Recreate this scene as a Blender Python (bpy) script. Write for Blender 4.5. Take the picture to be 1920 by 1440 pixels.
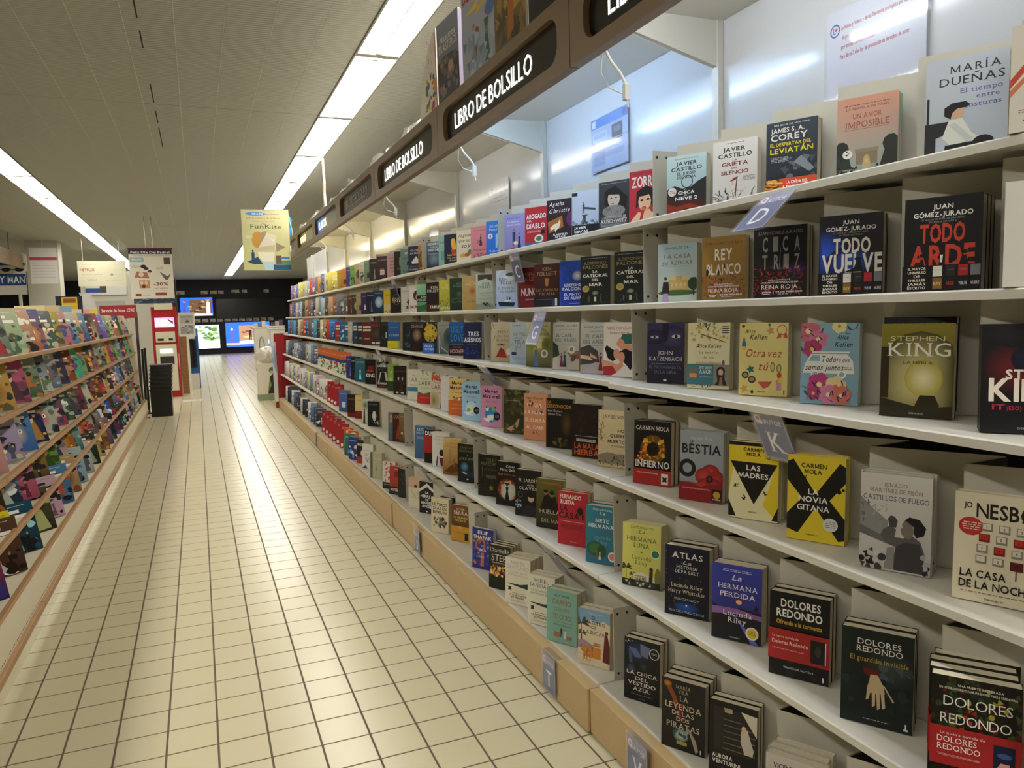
import bpy, bmesh, math, random
import numpy as np
from mathutils import Matrix, Vector
from mathutils.geometry import tessellate_polygon
for o in list(bpy.data.objects): bpy.data.objects.remove(o)
SC = bpy.context.scene; COL = SC.collection
rnd = random.Random(7)
PI = math.pi
# ------------------------------------------------------------------ camera
EYE = 1.3503
cam = bpy.data.cameras.new('camera'); camo = bpy.data.objects.new('camera', cam); COL.objects.link(camo)
YAW, PITCH, ROLL = 0.386505677, 0.0941465556, -0.0297424281
cy, sy = math.cos(YAW), math.sin(YAW)
f0 = Vector((sy, cy, 0)); r0 = Vector((cy, -sy, 0)); u0 = Vector((0, 0, 1))
fw = f0*math.cos(PITCH) - u0*math.sin(PITCH); up = u0*math.cos(PITCH) + f0*math.sin(PITCH)
cr = r0*math.cos(ROLL) + up*math.sin(ROLL); cu = up*math.cos(ROLL) - r0*math.sin(ROLL)
camo.matrix_world = Matrix(((cr.x, cu.x, -fw.x, 0), (cr.y, cu.y, -fw.y, 0), (cr.z, cu.z, -fw.z, EYE), (0, 0, 0, 1)))
cam.sensor_width = 36; cam.lens = 1433.7/1920*36; cam.clip_start = .02; cam.clip_end = 100
SC.camera = camo
# ------------------------------------------------------------------ world and exposure
w = bpy.data.worlds.new('world'); SC.world = w; w.use_nodes = True
w.node_tree.nodes['Background'].inputs[0].default_value = (.9, .95, 1, 1)
w.node_tree.nodes['Background'].inputs[1].default_value = .02
SC.view_settings.view_transform = 'Standard'; SC.view_settings.look = 'None'
SC.view_settings.gamma = 1; SC.view_settings.use_curve_mapping = False
SC.view_settings.exposure = 0.9
CEIL_W = 9.5          # strength of the ceiling lights
TUBE_W = 4.5          # strength of the shelf tubes
# ------------------------------------------------------------------ colours and materials
def lin(c): return c/12.92 if c <= .04045 else ((c+.055)/1.055)**2.4
def hexc(s):
    s = s.strip()
    if len(s) == 3: s = ''.join(a*2 for a in s)
    return tuple(lin(int(s[i:i+2], 16)/255) for i in (0, 2, 4))
MATS = {}
def mat(name, col, rough=.5, metal=0, spec=.5, emit=None, es=0, noise=0, nscale=20, bump=0, alpha=1, coat=0, trans=0):
    if name in MATS: return MATS[name]
    m = bpy.data.materials.new(name); m.use_nodes = True; nt = m.node_tree; b = nt.nodes['Principled BSDF']
    c = hexc(col) if isinstance(col, str) else col
    b.inputs['Base Color'].default_value = (*c, 1); b.inputs['Roughness'].default_value = rough
    b.inputs['Metallic'].default_value = metal; b.inputs['Specular IOR Level'].default_value = spec
    b.inputs['Coat Weight'].default_value = coat; b.inputs['Transmission Weight'].default_value = trans
    b.inputs['Alpha'].default_value = alpha
    if emit: b.inputs['Emission Color'].default_value = (*(hexc(emit) if isinstance(emit, str) else emit), 1); b.inputs['Emission Strength'].default_value = es
    if noise or bump:
        tc = nt.nodes.new('ShaderNodeTexCoord'); n = nt.nodes.new('ShaderNodeTexNoise'); n.inputs['Scale'].default_value = nscale
        n.inputs['Detail'].default_value = 4
        nt.links.new(tc.outputs['Object'], n.inputs['Vector'])
        if noise:
            mx = nt.nodes.new('ShaderNodeMix'); mx.data_type = 'RGBA'
            mx.inputs[6].default_value = (*[x*(1-noise) for x in c], 1); mx.inputs[7].default_value = (*[min(1, x*(1+noise)) for x in c], 1)
            nt.links.new(n.outputs['Fac'], mx.inputs[0]); nt.links.new(mx.outputs[2], b.inputs['Base Color'])
        if bump:
            bp = nt.nodes.new('ShaderNodeBump'); bp.inputs['Strength'].default_value = bump; bp.inputs['Distance'].default_value = .002
            nt.links.new(n.outputs['Fac'], bp.inputs['Height']); nt.links.new(bp.outputs[0], b.inputs['Normal'])
    MATS[name] = m; return m
def print_mat(name, rough, spec=.5, coat=0, emis=0):
    m = bpy.data.materials.new(name); m.use_nodes = True; nt = m.node_tree; b = nt.nodes['Principled BSDF']
    a = nt.nodes.new('ShaderNodeAttribute'); a.attribute_name = 'ink'
    nt.links.new(a.outputs['Color'], b.inputs['Base Color']); b.inputs['Roughness'].default_value = rough
    b.inputs['Specular IOR Level'].default_value = spec; b.inputs['Coat Weight'].default_value = coat
    if emis:
        nt.links.new(a.outputs['Color'], b.inputs['Emission Color']); b.inputs['Emission Strength'].default_value = emis
    MATS[name] = m; return m
INK = print_mat('printed_cover', .42, .4)
INKG = print_mat('glossy_print', .25, .5)
INKP = print_mat('paper_print', .6, .3)
SCREEN = print_mat('screen_picture', .2, .5, 0, 1.5)
PAGE = mat('page_paper', 'd9cfb4', .8, spec=.2, noise=.08, nscale=150)
WHITE = mat('white_enamel', 'd8d4c6', .35, noise=.02, nscale=3)
TRAY = mat('cream_steel', 'c5c0b0', .45, noise=.03, nscale=5)
DARKIN = mat('dark_steel', '2c2b28', .6)
CHAR = mat('charcoal_perforated', '2b2a27', .7, noise=.1, nscale=40)
BACKP = mat('glossy_back_sheet', 'd6d7d6', .13, spec=.32, noise=.02, nscale=2)
WOOD = mat('beech_laminate', 'bfa272', .4, noise=.08, nscale=9)
WOODR = mat('oak_rail', 'a98055', .45, noise=.12, nscale=14)
FASC = mat('taupe_metal', '7b6447', .42, metal=.1, noise=.04, nscale=6)
BLACK = mat('black_acrylic', '14130f', .2)
LETTER = mat('lit_letters', 'ffffff', .4, emit='fffdf2', es=1.3)
LETTER0 = mat('unlit_letters', '8a8577', .4)
LETTERY = mat('warm_letters', 'fff3c0', .4, emit='fff0b0', es=1.4)
RED = mat('red_panel', '9c1f24', .4, noise=.05)
REDK = mat('red_enamel', 'b01c20', .3)
CREAM = mat('cream_metal', 'd6cfb5', .5, noise=.03)
CLEAR = mat('clear_acrylic', (.9, .92, .96), .08, trans=.6, alpha=.13)
BLK = mat('black_plastic', '0f0e0e', .38)
NAVY = mat('navy_wall_paint', '0c1222', .6)
GREY = mat('grey_paint', '9b988a', .7, noise=.03, nscale=2)
CORD = mat('white_cable', 'e2dfd4', .4)
# ------------------------------------------------------------------ mesh helpers
class MB:
    def __init__(s): s.v = []; s.f = []
    def box(s, x0, x1, y0, y1, z0, z1):
        n = len(s.v); s.v += [(x, y, z) for z in (z0, z1) for y in (y0, y1) for x in (x0, x1)]
        s.f += [tuple(n+i for i in q) for q in ((0, 2, 3, 1), (4, 5, 7, 6), (0, 1, 5, 4), (2, 6, 7, 3), (0, 4, 6, 2), (1, 3, 7, 5))]
        return s
    def prism(s, pts, axis, a, b):
        """polygon pts in the two other axes, extruded along axis from a to b"""
        n = len(s.v); k = len(pts)
        for t in (a, b):
            for p, q in pts:
                s.v.append((t, p, q) if axis == 'x' else (p, t, q) if axis == 'y' else (p, q, t))
        for tri in tessellate_polygon([[Vector((p, q, 0)) for p, q in pts]]):
            s.f.append(tuple(n+i for i in tri)); s.f.append(tuple(n+k+i for i in tri[::-1]))
        for i in range(k): j = (i+1) % k; s.f.append((n+i, n+j, n+k+j, n+k+i))
        return s
    def tube(s, pts, r, sides=8):
        n = len(s.v); P = [Vector(p) for p in pts]
        for i, p in enumerate(P):
            d = (P[min(i+1, len(P)-1)]-P[max(i-1, 0)]).normalized()
            a = d.orthogonal().normalized(); b = d.cross(a)
            rr = r[i] if isinstance(r, (list, tuple)) else r
            for k in range(sides):
                t = 2*PI*k/sides; s.v.append(tuple(p + a*math.cos(t)*rr + b*math.sin(t)*rr))
        for i in range(len(P)-1):
            for k in range(sides):
                k2 = (k+1) % sides; s.f.append((n+i*sides+k, n+i*sides+k2, n+(i+1)*sides+k2, n+(i+1)*sides+k))
        s.f.append(tuple(n+k for k in range(sides))[::-1]); s.f.append(tuple(n+(len(P)-1)*sides+k for k in range(sides)))
        return s
    def sheet(s, pts, z0, z1, th=.0012):
        """folded upright sheet following plan points"""
        P = [Vector((x, y)) for x, y in pts]; L = []; R = []
        for i, p in enumerate(P):
            d = (P[min(i+1, len(P)-1)]-P[max(i-1, 0)]).normalized(); nrm = Vector((-d.y, d.x))
            L.append(p+nrm*th/2); R.append(p-nrm*th/2)
        return s.prism([tuple(p) for p in L+R[::-1]], 'z', z0, z1)
    def lathe(s, prof, c, sides=16):
        n = len(s.v)
        for r, z in prof:
            for k in range(sides): t = 2*PI*k/sides; s.v.append((c[0]+r*math.cos(t), c[1]+r*math.sin(t), c[2]+z))
        for i in range(len(prof)-1):
            for k in range(sides): k2 = (k+1) % sides; s.f.append((n+i*sides+k, n+i*sides+k2, n+(i+1)*sides+k2, n+(i+1)*sides+k))
        return s
    def mesh(s, name, m):
        me = bpy.data.meshes.new(name); me.from_pydata(s.v, [], s.f); me.materials.append(m); me.update()
        return me
def obj(name, mb, m=None, parent=None, bevel=0):
    me = mb if isinstance(mb, bpy.types.Mesh) else mb.mesh(name, m)
    o = bpy.data.objects.new(name, me); COL.objects.link(o)
    if parent: o.parent = parent
    if bevel:
        b = o.modifiers.new('bevel', 'BEVEL'); b.width = bevel; b.segments = 2; b.limit_method = 'ANGLE'
    return o
def tag(o, label, cat, group=None, kind=None):
    o['label'] = label; o['category'] = cat
    if group: o['group'] = group
    if kind: o['kind'] = kind
    return o
def thing(name, label, cat, loc=(0, 0, 0), group=None):
    o = bpy.data.objects.new(name, None); COL.objects.link(o); o.location = loc; o.empty_display_size = .1
    return tag(o, label, cat, group)
def struct(name, mb, m): o = obj(name, mb, m); o['kind'] = 'structure'; return o
# ------------------------------------------------------------------ lettering: every character turned once into flat triangles
GL = {}
def glyph(ch, st):
    k = (ch, st)
    if k in GL: return GL[k]
    if ch == 'M':
        q = {'b': .125, 'h': .165, 'r': .09, 's': .1, 'i': .09, 't': .06}[st]; W = .68; H = .69; sh = .3 if st == 'i' else 0
        thin = q*.6 if st == 's' else q
        V = [(0, 0), (thin, 0), (thin, H), (0, H), (W-q, 0), (W, 0), (W, H), (W-q, H), (0, H), (q*1.1, H), (W/2+q*.55, .06), (W/2-q*.55, .06), (W-thin*1.1, H), (W, H)]
        F = [(0, 1, 2, 3), (4, 5, 6, 7), (8, 11, 10, 9), (11, 10, 13, 12)]
        if st == 's':
            for a, b in ((-.07, thin+.07), (W-q-.07, W+.07)): n0 = len(V); V += [(a, 0), (b, 0), (b, .035), (a, .035)]; F.append((n0, n0+1, n0+2, n0+3))
            for a, b in ((-.08, 0), (W, W+.08)): n0 = len(V); V += [(a, H-.035), (b, H-.035), (b, H), (a, H)]; F.append((n0, n0+1, n0+2, n0+3))
        V = [(x+sh*y, y) for x, y in V]; xs = [p[0] for p in V]; GL[k] = (V, F, min(xs), max(xs)); return GL[k]
    c = bpy.data.curves.new('g', 'FONT'); c.body = ch; c.resolution_u = 2; c.fill_mode = 'FRONT'
    if ch in 'WNmw' and st in 'bh': st_ = .010
    else: st_ = None
    c.offset = st_ if st_ else {'b': .022, 'h': .03, 'r': .002, 's': .004, 'i': .008, 't': -.006}.get(st, 0)
    if st == 'i': c.shear = .3
    o = bpy.data.objects.new('g', c); me = bpy.data.meshes.new_from_object(o)
    V = [(v.co.x, v.co.y) for v in me.vertices]; F = [tuple(p.vertices) for p in me.polygons]
    if st == 's' and V and ch not in 'MW':                    # slab ends on the stems make the serif face
        cnt = {}
        for f in F:
            for i in range(len(f)): e = tuple(sorted((f[i], f[(i+1) % len(f)]))); cnt[e] = cnt.get(e, 0)+1
        ys = [p[1] for p in V]; lo, hi = min(ys), max(ys)
        for (a, b), n in cnt.items():
            if n == 1:
                (xa, ya), (xb, yb) = V[a], V[b]
                if abs(ya-yb) < .004 and .03 < abs(xa-xb) < .17 and (abs(ya-lo) < .012 or abs(ya-hi) < .012):
                    x0, x1 = min(xa, xb)-.06, max(xa, xb)+.06; y0 = ya if abs(ya-lo) < .012 else ya-.035
                    n0 = len(V); V += [(x0, y0), (x1, y0), (x1, y0+.035), (x0, y0+.035)]; F.append((n0, n0+1, n0+2, n0+3))
    xs = [p[0] for p in V] or [0, .3]
    GL[k] = (V, F, min(xs), max(xs)); bpy.data.objects.remove(o); bpy.data.curves.remove(c); bpy.data.meshes.remove(me)
    return GL[k]
def set_text(s, st, gap=.07):
    """returns verts, faces and width, cap height about .7"""
    x = 0; V = []; F = []
    for ch in s:
        if ch == ' ': x += .28; continue
        gv, gf, a, b = glyph(ch, st); n = len(V)
        V += [(p[0]-a+x, p[1]) for p in gv]; F += [tuple(i+n for i in f) for f in gf]
        x += b-a+gap
    return V, F, max(x-gap, .01)
# ------------------------------------------------------------------ flat print: a list of drawn shapes, as fractions of a sheet w x h
class Art:
    STEP = .00004
    def __init__(s, w, h, seed=1): s.w = w; s.h = h; s.v = []; s.f = []; s.c = []; s.k = 0; s.r = random.Random(seed)
    def poly(s, pts, cols, clip=True):
        if clip: pts = [(min(max(x, 0), 1), min(max(y, 0), 1)) for x, y in pts]
        n = len(s.v); d = -s.k*s.STEP
        s.v += [(x*s.w, d, y*s.h) for x, y in pts]
        if not isinstance(cols, list): cols = [cols]*len(pts)
        if len(pts) <= 4: fs = [tuple(range(len(pts)))]
        else: fs = tessellate_polygon([[Vector((x, y, 0)) for x, y in pts]])
        for f in fs:
            p = [pts[i] for i in f]; ar = sum(p[i][0]*p[(i+1) % len(p)][1]-p[(i+1) % len(p)][0]*p[i][1] for i in range(len(p)))
            if ar < 0: f = f[::-1]
            s.f.append(tuple(n+i for i in f)); s.c.append([cols[i] for i in f])
    def rect(s, x0, y0, x1, y1, cb, ct=None): s.poly([(x0, y0), (x1, y0), (x1, y1), (x0, y1)], [cb, cb, ct or cb, ct or cb])
    def ell(s, x, y, rx, ry, c, n=14): s.poly([(x+rx*math.cos(2*PI*i/n), y+ry*math.sin(2*PI*i/n)) for i in range(n)], c)
    def glow(s, x, y, rx, ry, cc, ce, n=16):
        p = [(x+rx*math.cos(2*PI*i/n), y+ry*math.sin(2*PI*i/n)) for i in range(n)]
        for i in range(n): s.poly([(x, y), p[i], p[(i+1) % n]], [cc, ce, ce])
    def text(s, t, x, y, h, c, w=None, st='b'):
        V, F, tw = set_text(t, st); sy_ = h*s.h/.69; sx = (w*s.w/tw) if w else sy_*.92
        if tw*sx > .96*s.w: sx = .96*s.w/tw
        n = len(s.v); d = -s.k*s.STEP; x0 = x*s.w-tw*sx/2
        s.v += [(x0+p[0]*sx, d, y*s.h+p[1]*sy_) for p in V]
        for f in F: s.f.append(tuple(n+i for i in f)); s.c.append([c]*len(f))
    def lines(s, x0, x1, y, n, c, hh=.008, gap=.02):
        for i in range(n):
            x = x0+s.r.uniform(0, .03); yy = y-i*gap
            while x < x1-.02:
                l = s.r.uniform(.02, .08); s.rect(x, yy, min(x+l, x1), yy+hh, c); x += l+.015
    def person(s, x, y, h, body, skin='d8b08c', hair='1a1412', skirt=True):
        b, k, hr = (hexc(q) if isinstance(q, str) else q for q in (body, skin, hair)); a = s.w and s.h/s.w
        u = h*a
        if skirt: s.poly([(x-.16*u, y), (x+.16*u, y), (x+.06*u, y+.55*h), (x+.1*u, y+.78*h), (x-.1*u, y+.78*h), (x-.06*u, y+.55*h)], b)
        else:
            s.poly([(x-.1*u, y), (x-.03*u, y), (x, y+.4*h), (x+.03*u, y), (x+.1*u, y), (x+.11*u, y+.8*h), (x-.11*u, y+.8*h)], b)
        s.k += 1; s.ell(x, y+.88*h, .055*u, .08*h, k, 10); s.ell(x, y+.91*h, .062*u, .07*h, hr, 10)
    def palm(s, x, y, h, c):
        a = s.h/s.w; s.poly([(x-.02*h*a, y), (x+.02*h*a, y), (x+.01*h*a, y+.7*h), (x-.01*h*a, y+.7*h)], c)
        for i in range(7):
            t = PI*i/6; e = (x+.35*h*a*math.cos(t), y+.7*h+.28*h*math.sin(t)-.06*h)
            s.poly([(x, y+.7*h), (x+.18*h*a*math.cos(t), y+.75*h+.2*h*math.sin(t)), e], c)
    def run(s, spec):
        for it in spec.split(';'):
            it = it.strip()
            if not it: continue
            op, a = it[0], it[1:].strip().split(','); s.k += 1
            F = lambda i: float(a[i])
            if op == 'B': c = [hexc(q) for q in a]; s.rect(0, 0, 1, 1, c[0], c[-1])
            elif op == 'R': s.rect(F(0), F(1), F(2), F(3), hexc(a[4]), hexc(a[5]) if len(a) > 5 else None)
            elif op == 'E': s.ell(F(0), F(1), F(2), F(3), hexc(a[4]))
            elif op == 'O': s.glow(F(0), F(1), F(2), F(3), hexc(a[4]), hexc(a[5]))
            elif op == 'P': p = [float(q) for q in a[1:]]; s.poly(list(zip(p[::2], p[1::2])), hexc(a[0]))
            elif op == 'T': s.text(a[0], F(1), F(2), F(3), hexc(a[4]), F(5) if len(a) > 5 and a[5] else None, a[6] if len(a) > 6 else 'b')
            elif op == 'L': s.lines(F(0), F(1), F(2), int(a[3]), hexc(a[4]))
            elif op == 'N':
                cs = [hexc(q) for q in a[7].split('/')]
                for i in range(int(a[4])):
                    x, y, q = s.r.uniform(F(0), F(2)), s.r.uniform(F(1), F(3)), s.r.uniform(F(5), F(6)); t = s.r.uniform(0, 6.3); c = s.r.choice(cs); s.k += .15
                    if i % 2: s.poly([(x+q*math.cos(t), y+q*.7*math.sin(t)), (x+q*math.cos(t+2), y+q*.7*math.sin(t+2)), (x+q*math.cos(t+4), y+q*.7*math.sin(t+4))], c)
                    else: s.ell(x, y, q*.8, q*.55, c, 8)
            elif op == 'M':                     # rounded blobs
                cs = [hexc(q) for q in a[7].split('/')]
                for i in range(int(a[4])):
                    q = s.r.uniform(F(5), F(6)); s.k += .15; n = 9; x, y = s.r.uniform(F(0), F(2)), s.r.uniform(F(1), F(3)); e = s.r.uniform(.5, 1.1); t0 = s.r.uniform(0, 6)
                    s.poly([(x+q*(1+.25*math.sin(3*u+t0))*math.cos(u), y+q*e*.7*math.sin(u)) for u in (2*PI*j/n for j in range(n))], s.r.choice(cs))
            elif op == 'D':                     # short sticks thrown in a heap
                cs = [hexc(q) for q in a[6].split('/')]
                for i in range(int(a[4])):
                    x, y, l = s.r.uniform(F(0), F(2)), s.r.uniform(F(1), F(3)), F(5); t = s.r.uniform(0, 3.1); s.k += .1
                    dx, dy = l*math.cos(t), l*.66*math.sin(t); s.poly([(x, y), (x+.02, y+.004), (x+dx+.02, y+dy+.004), (x+dx, y+dy)], s.r.choice(cs))
            elif op == 'H': s.person(F(0), F(1), F(2), *a[3:6], skirt=(len(a) < 7))
            elif op == 'p': s.palm(F(0), F(1), F(2), hexc(a[3]))
            elif op == 't': c = hexc(a[3]); h = F(2); s.rect(F(0)-.02, F(1), F(0)+.02, F(1)+h*.4, c); s.ell(F(0), F(1)+h*.65, h*.5, h*.38, c, 10)
            elif op == 'h':
                x, y, ww, h = F(0), F(1), F(2), F(3); c = hexc(a[4]); s.rect(x-ww/2, y, x+ww/2, y+h, c); s.poly([(x-ww*.58, y+h), (x+ww*.58, y+h), (x+ww*.4, y+h*1.3), (x-ww*.4, y+h*1.3)], hexc(a[5])); s.k += 1
                for i in range(4): s.rect(x-ww*.42+i*ww*.23, y+h*.45, x-ww*.42+i*ww*.23+ww*.1, y+h*.75, hexc(a[5]))
            elif op == 'F':
                x, y, r = F(0), F(1), F(2); asp = s.w/s.h
                for i in range(6): t = i*PI/3+.3; s.ell(x+r*.6*math.cos(t), y+r*.6*asp*math.sin(t), r*.5, r*.5*asp, hexc(a[3]), 9); s.k += .2
                s.k += 1; s.ell(x, y, r*.25, r*.25*asp, hexc(a[4]), 8)
            elif op == 'X':
                x, y, r, n = F(0), F(1), F(2), int(a[3]); asp = s.w/s.h
                s.poly([(x+(r if i % 2 else r*.5)*math.cos(PI*i/n), y+(r if i % 2 else r*.5)*asp*math.sin(PI*i/n)) for i in range(2*n)], hexc(a[4]))
            elif op == 'W':                      # ring
                x, y, r, q = F(0), F(1), F(2), F(3); asp = s.w/s.h; n = 18; c = hexc(a[4])
                for i in range(n):
                    t, u = 2*PI*i/n, 2*PI*(i+1)/n
                    s.poly([(x+r*math.cos(t), y+r*asp*math.sin(t)), (x+r*math.cos(u), y+r*asp*math.sin(u)), (x+q*math.cos(u), y+q*asp*math.sin(u)), (x+q*math.cos(t), y+q*asp*math.sin(t))], c)
        return s
    def mesh(s, name, m, slab=None, extra=None):
        """slab=(thickness, colour): a thin solid card behind the print"""
        V = list(s.v); F = list(s.f); C = list(s.c)
        for (x0, x1, y0, y1, z0, z1, c) in (extra or []):
            mb = MB(); mb.box(x0, x1, y0, y1, z0, z1); n = len(V); V += mb.v
            for f in mb.f: F.append(tuple(n+i for i in f)); C.append([c]*4)
        me = bpy.data.meshes.new(name); me.from_pydata(V, [], F); me.materials.append(m)
        at = me.color_attributes.new('ink', 'FLOAT_COLOR', 'CORNER')
        at.data.foreach_set('color', np.array([(*c, 1) for f in C for c in f], np.float32).ravel()); me.update()
        return me
def card(name, w, h, spec, m=None, th=.001, edge='fff', parent=None, back=None):
    """flat printed sheet: print faces -y, lower left corner at the origin"""
    a = Art(w, h, len(spec)).run(spec); e = hexc(edge)
    return obj(name, a.mesh(name, m or INKP, extra=[(0, w, .00002, th, 0, h, e)]), parent=parent)
def place(o, bl, ang, tilt=0):
    """ang: turn of the print from facing -X toward -Y, degrees; bl: lower left corner; tilt: top leans back"""
    a = math.radians(ang); t = math.radians(tilt)
    ex = Vector((math.sin(a), -math.cos(a), 0)); ey = Vector((math.cos(a), math.sin(a), 0)); ez = Vector((0, 0, 1))
    z2 = ez*math.cos(t)+ey*math.sin(t); y2 = ey*math.cos(t)-ez*math.sin(t)
    o.matrix_world = Matrix(((ex.x, y2.x, z2.x, bl[0]), (ex.y, y2.y, z2.y, bl[1]), (ex.z, y2.z, z2.z, bl[2]), (0, 0, 0, 1)))
    return o
PAGES = {}
def page_mesh(w, h, t):
    k = (round(w, 3), round(h, 3), round(t, 3))
    if k not in PAGES: PAGES[k] = MB().box(.0008, w-.0015, .0007, t-.0007, .0012, h-.0015).mesh('page_block', PAGE)
    return PAGES[k]
def build_book(name, spec, w, h, t, spine=None, band=None, seed=1, m=None):
    a = Art(w, h, seed).run(spec); bg = a.c[0][0]; sp = hexc(spine) if spine else bg
    me = a.mesh(name, m or INK, extra=[(0, w, .00002, .0006, 0, h, bg), (0, w, t-.0006, t, 0, h, bg), (0, .0008, .0006, t-.0006, 0, h, sp)])
    o = obj(name, me); pg = obj('page_block', page_mesh(w, h, t), parent=o)
    if band:
        y0, y1, bs = band; b = Art(w+.0012, (y1-y0)*h, seed+1).run(bs); c = b.c[0][0]
        bm = b.mesh('paper_band', INK, extra=[(0, w+.0012, .00002, .0004, 0, (y1-y0)*h, c), (-.0006, 0, 0, t+.001, 0, (y1-y0)*h, c)])
        bo = obj('paper_band', bm, parent=o); bo.location = (-.0004, -.003, y0*h)
    return o
def dup(root):
    r = root.copy(); COL.objects.link(r)
    for ch in root.children: c = ch.copy(); COL.objects.link(c); c.parent = r
    return r
def ordn(n): return f"{n}{'th' if 10 < n % 100 < 14 else {1: 'st', 2: 'nd', 3: 'rd'}.get(n % 10, 'th')}"
# ------------------------------------------------------------------ the room
FAR = 33.2
TILE_C = mat('floor_tile', 'c6bd9d', .27, spec=.5, noise=.05, nscale=3)
GROUT = mat('grout', '5b5140', .85, noise=.1, nscale=30)
flo = struct('floor', MB().box(-7, 4.2, -5, FAR, -.06, -.0009), GROUT)
P = .15244; X0 = 1.0442; Y0 = 2.9874; g = .006/2
def tile_mb(m, x, y, x1, y1):
    b = .0007
    n = len(m.v); m.v += [(x+g, y+g, -.0012), (x1-g, y+g, -.0012), (x1-g, y1-g, -.0012), (x+g, y1-g, -.0012), (x+g+b, y+g+b, 0), (x1-g-b, y+g+b, 0), (x1-g-b, y1-g-b, 0), (x+g+b, y1-g-b, 0)]
    m.f += [tuple(n+i for i in q) for q in ((4, 5, 6, 7), (0, 1, 5, 4), (1, 2, 6, 5), (2, 3, 7, 6), (3, 0, 4, 7))]
t1 = MB(); tile_mb(t1, 0, 0, P, P); t1m = t1.mesh('tile', TILE_C); rest = MB()
near = set()
cells = [(r, c) for r in range(-14, 199) for c in range(-12, 2)]
cand = sorted([q for q in cells if q[0] >= -9 and -11 <= q[1] <= 0], key=lambda q: q[0])
near = set(cand[:298])
for r, c in cells:
    x, y = X0+c*P, Y0+r*P
    if y+P > FAR: continue
    if (r, c) in near:
        o = obj('tile', t1m, parent=flo); o.location = (x, y, rnd.uniform(-.0001, .0001)); o.rotation_euler = (rnd.uniform(-.0008, .0008), rnd.uniform(-.0008, .0008), 0)
    else: tile_mb(rest, x, y, x+P, y+P)
for c in list(range(-52, -12, 1)):
    for r in range(50, 199, 1): 
        if Y0+r*P+P < FAR: tile_mb(rest, X0+c*P, Y0+r*P, X0+c*P+P, Y0+r*P+P)
for c in range(2, 20):
    for r in range(60, 199):
        if Y0+r*P+P < FAR: tile_mb(rest, X0+c*P, Y0+r*P, X0+c*P+P, Y0+r*P+P)
o = obj('tile_field', rest, TILE_C, flo); o['kind'] = 'stuff'
WP = mat('wall_paint', 'b9b6a8', .7)
struct('wall_back', MB().box(-7, 4.2, FAR, FAR+.1, 0, 3.1), NAVY)
struct('wall_left', MB().box(-7.1, -7, -5, FAR, 0, 3.1), WP)
struct('wall_right', MB().box(4.2, 4.3, -5, FAR, 0, 3.1), WP)
struct('wall_front', MB().box(-7, 4.2, -5.1, -5, 0, 3.1), WP)
# ceiling: ribbed metal panels
CE = mat('ribbed_ceiling', '908c7a', .55, metal=.15)
nt = CE.node_tree; b = nt.nodes['Principled BSDF']; tc = nt.nodes.new('ShaderNodeTexCoord'); mp = nt.nodes.new('ShaderNodeMapping'); wv = nt.nodes.new('ShaderNodeTexWave')
wv.wave_type = 'BANDS'; wv.bands_direction = 'Y'; wv.inputs['Scale'].default_value = 10; wv.inputs['Distortion'].default_value = 0
bp = nt.nodes.new('ShaderNodeBump'); bp.inputs['Strength'].default_value = .9; bp.inputs['Distance'].default_value = .006
nt.links.new(tc.outputs['Object'], wv.inputs['Vector']); nt.links.new(wv.outputs['Fac'], bp.inputs['Height']); nt.links.new(bp.outputs[0], b.inputs['Normal'])
rp = nt.nodes.new('ShaderNodeMix'); rp.data_type = 'RGBA'; rp.inputs[6].default_value = (*hexc('a9aaa0'), 1); rp.inputs[7].default_value = (*hexc('b9bab1'), 1)
nt.links.new(wv.outputs['Fac'], rp.inputs[0]); nt.links.new(rp.outputs[2], b.inputs['Base Color'])
CJ = mat('ceiling_joint', 'dedbd0', .5)
ce = struct('ceiling', MB().box(-7, 4.2, -5, FAR, 3.0025, 3.1), CJ)
# light strips leave gaps between the panels
STR = [(-1.715, .2), (1.165, 0)]; HW = .145
edges = [-7]
x = -7
spans = [(-7, STR[0][0]-HW), (STR[0][0]+HW, STR[1][0]-HW), (STR[1][0]+HW, 4.2)]
pm = {}
for a, b_ in spans:
    n = max(1, round((b_-a)/.27)); wd = (b_-a)/n
    for i in range(n):
        for (ya, yb) in ((-5, 6.55), (6.55, 14.6), (14.6, FAR)):
            k = (round(wd, 4), ya)
            if k not in pm: pm[k] = MB().box(.0018, wd-.0018, .003, yb-ya-.003, 0, .002).mesh('ceiling_panel', CE)
            o = obj('ceiling_panel', pm[k], parent=ce); o.location = (a+i*wd, ya, 3.0+rnd.uniform(0, .0004))
# a few damaged seams
sm = mat('seam_dark', '231f16', .8)
for (xx, ya, yb) in ((-.20, 4.4, 4.75), (-.20, 4.95, 5.25), (-.2, 6.0, 6.5), (-.2, 6.75, 7.15), (-.2, 7.3, 8.1), (1.9, 7.6, 7.9)):
    o = obj('open_seam', MB().box(xx-.004, xx+.004, ya, yb, 2.9985, 2.9999), sm, ce)
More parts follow.
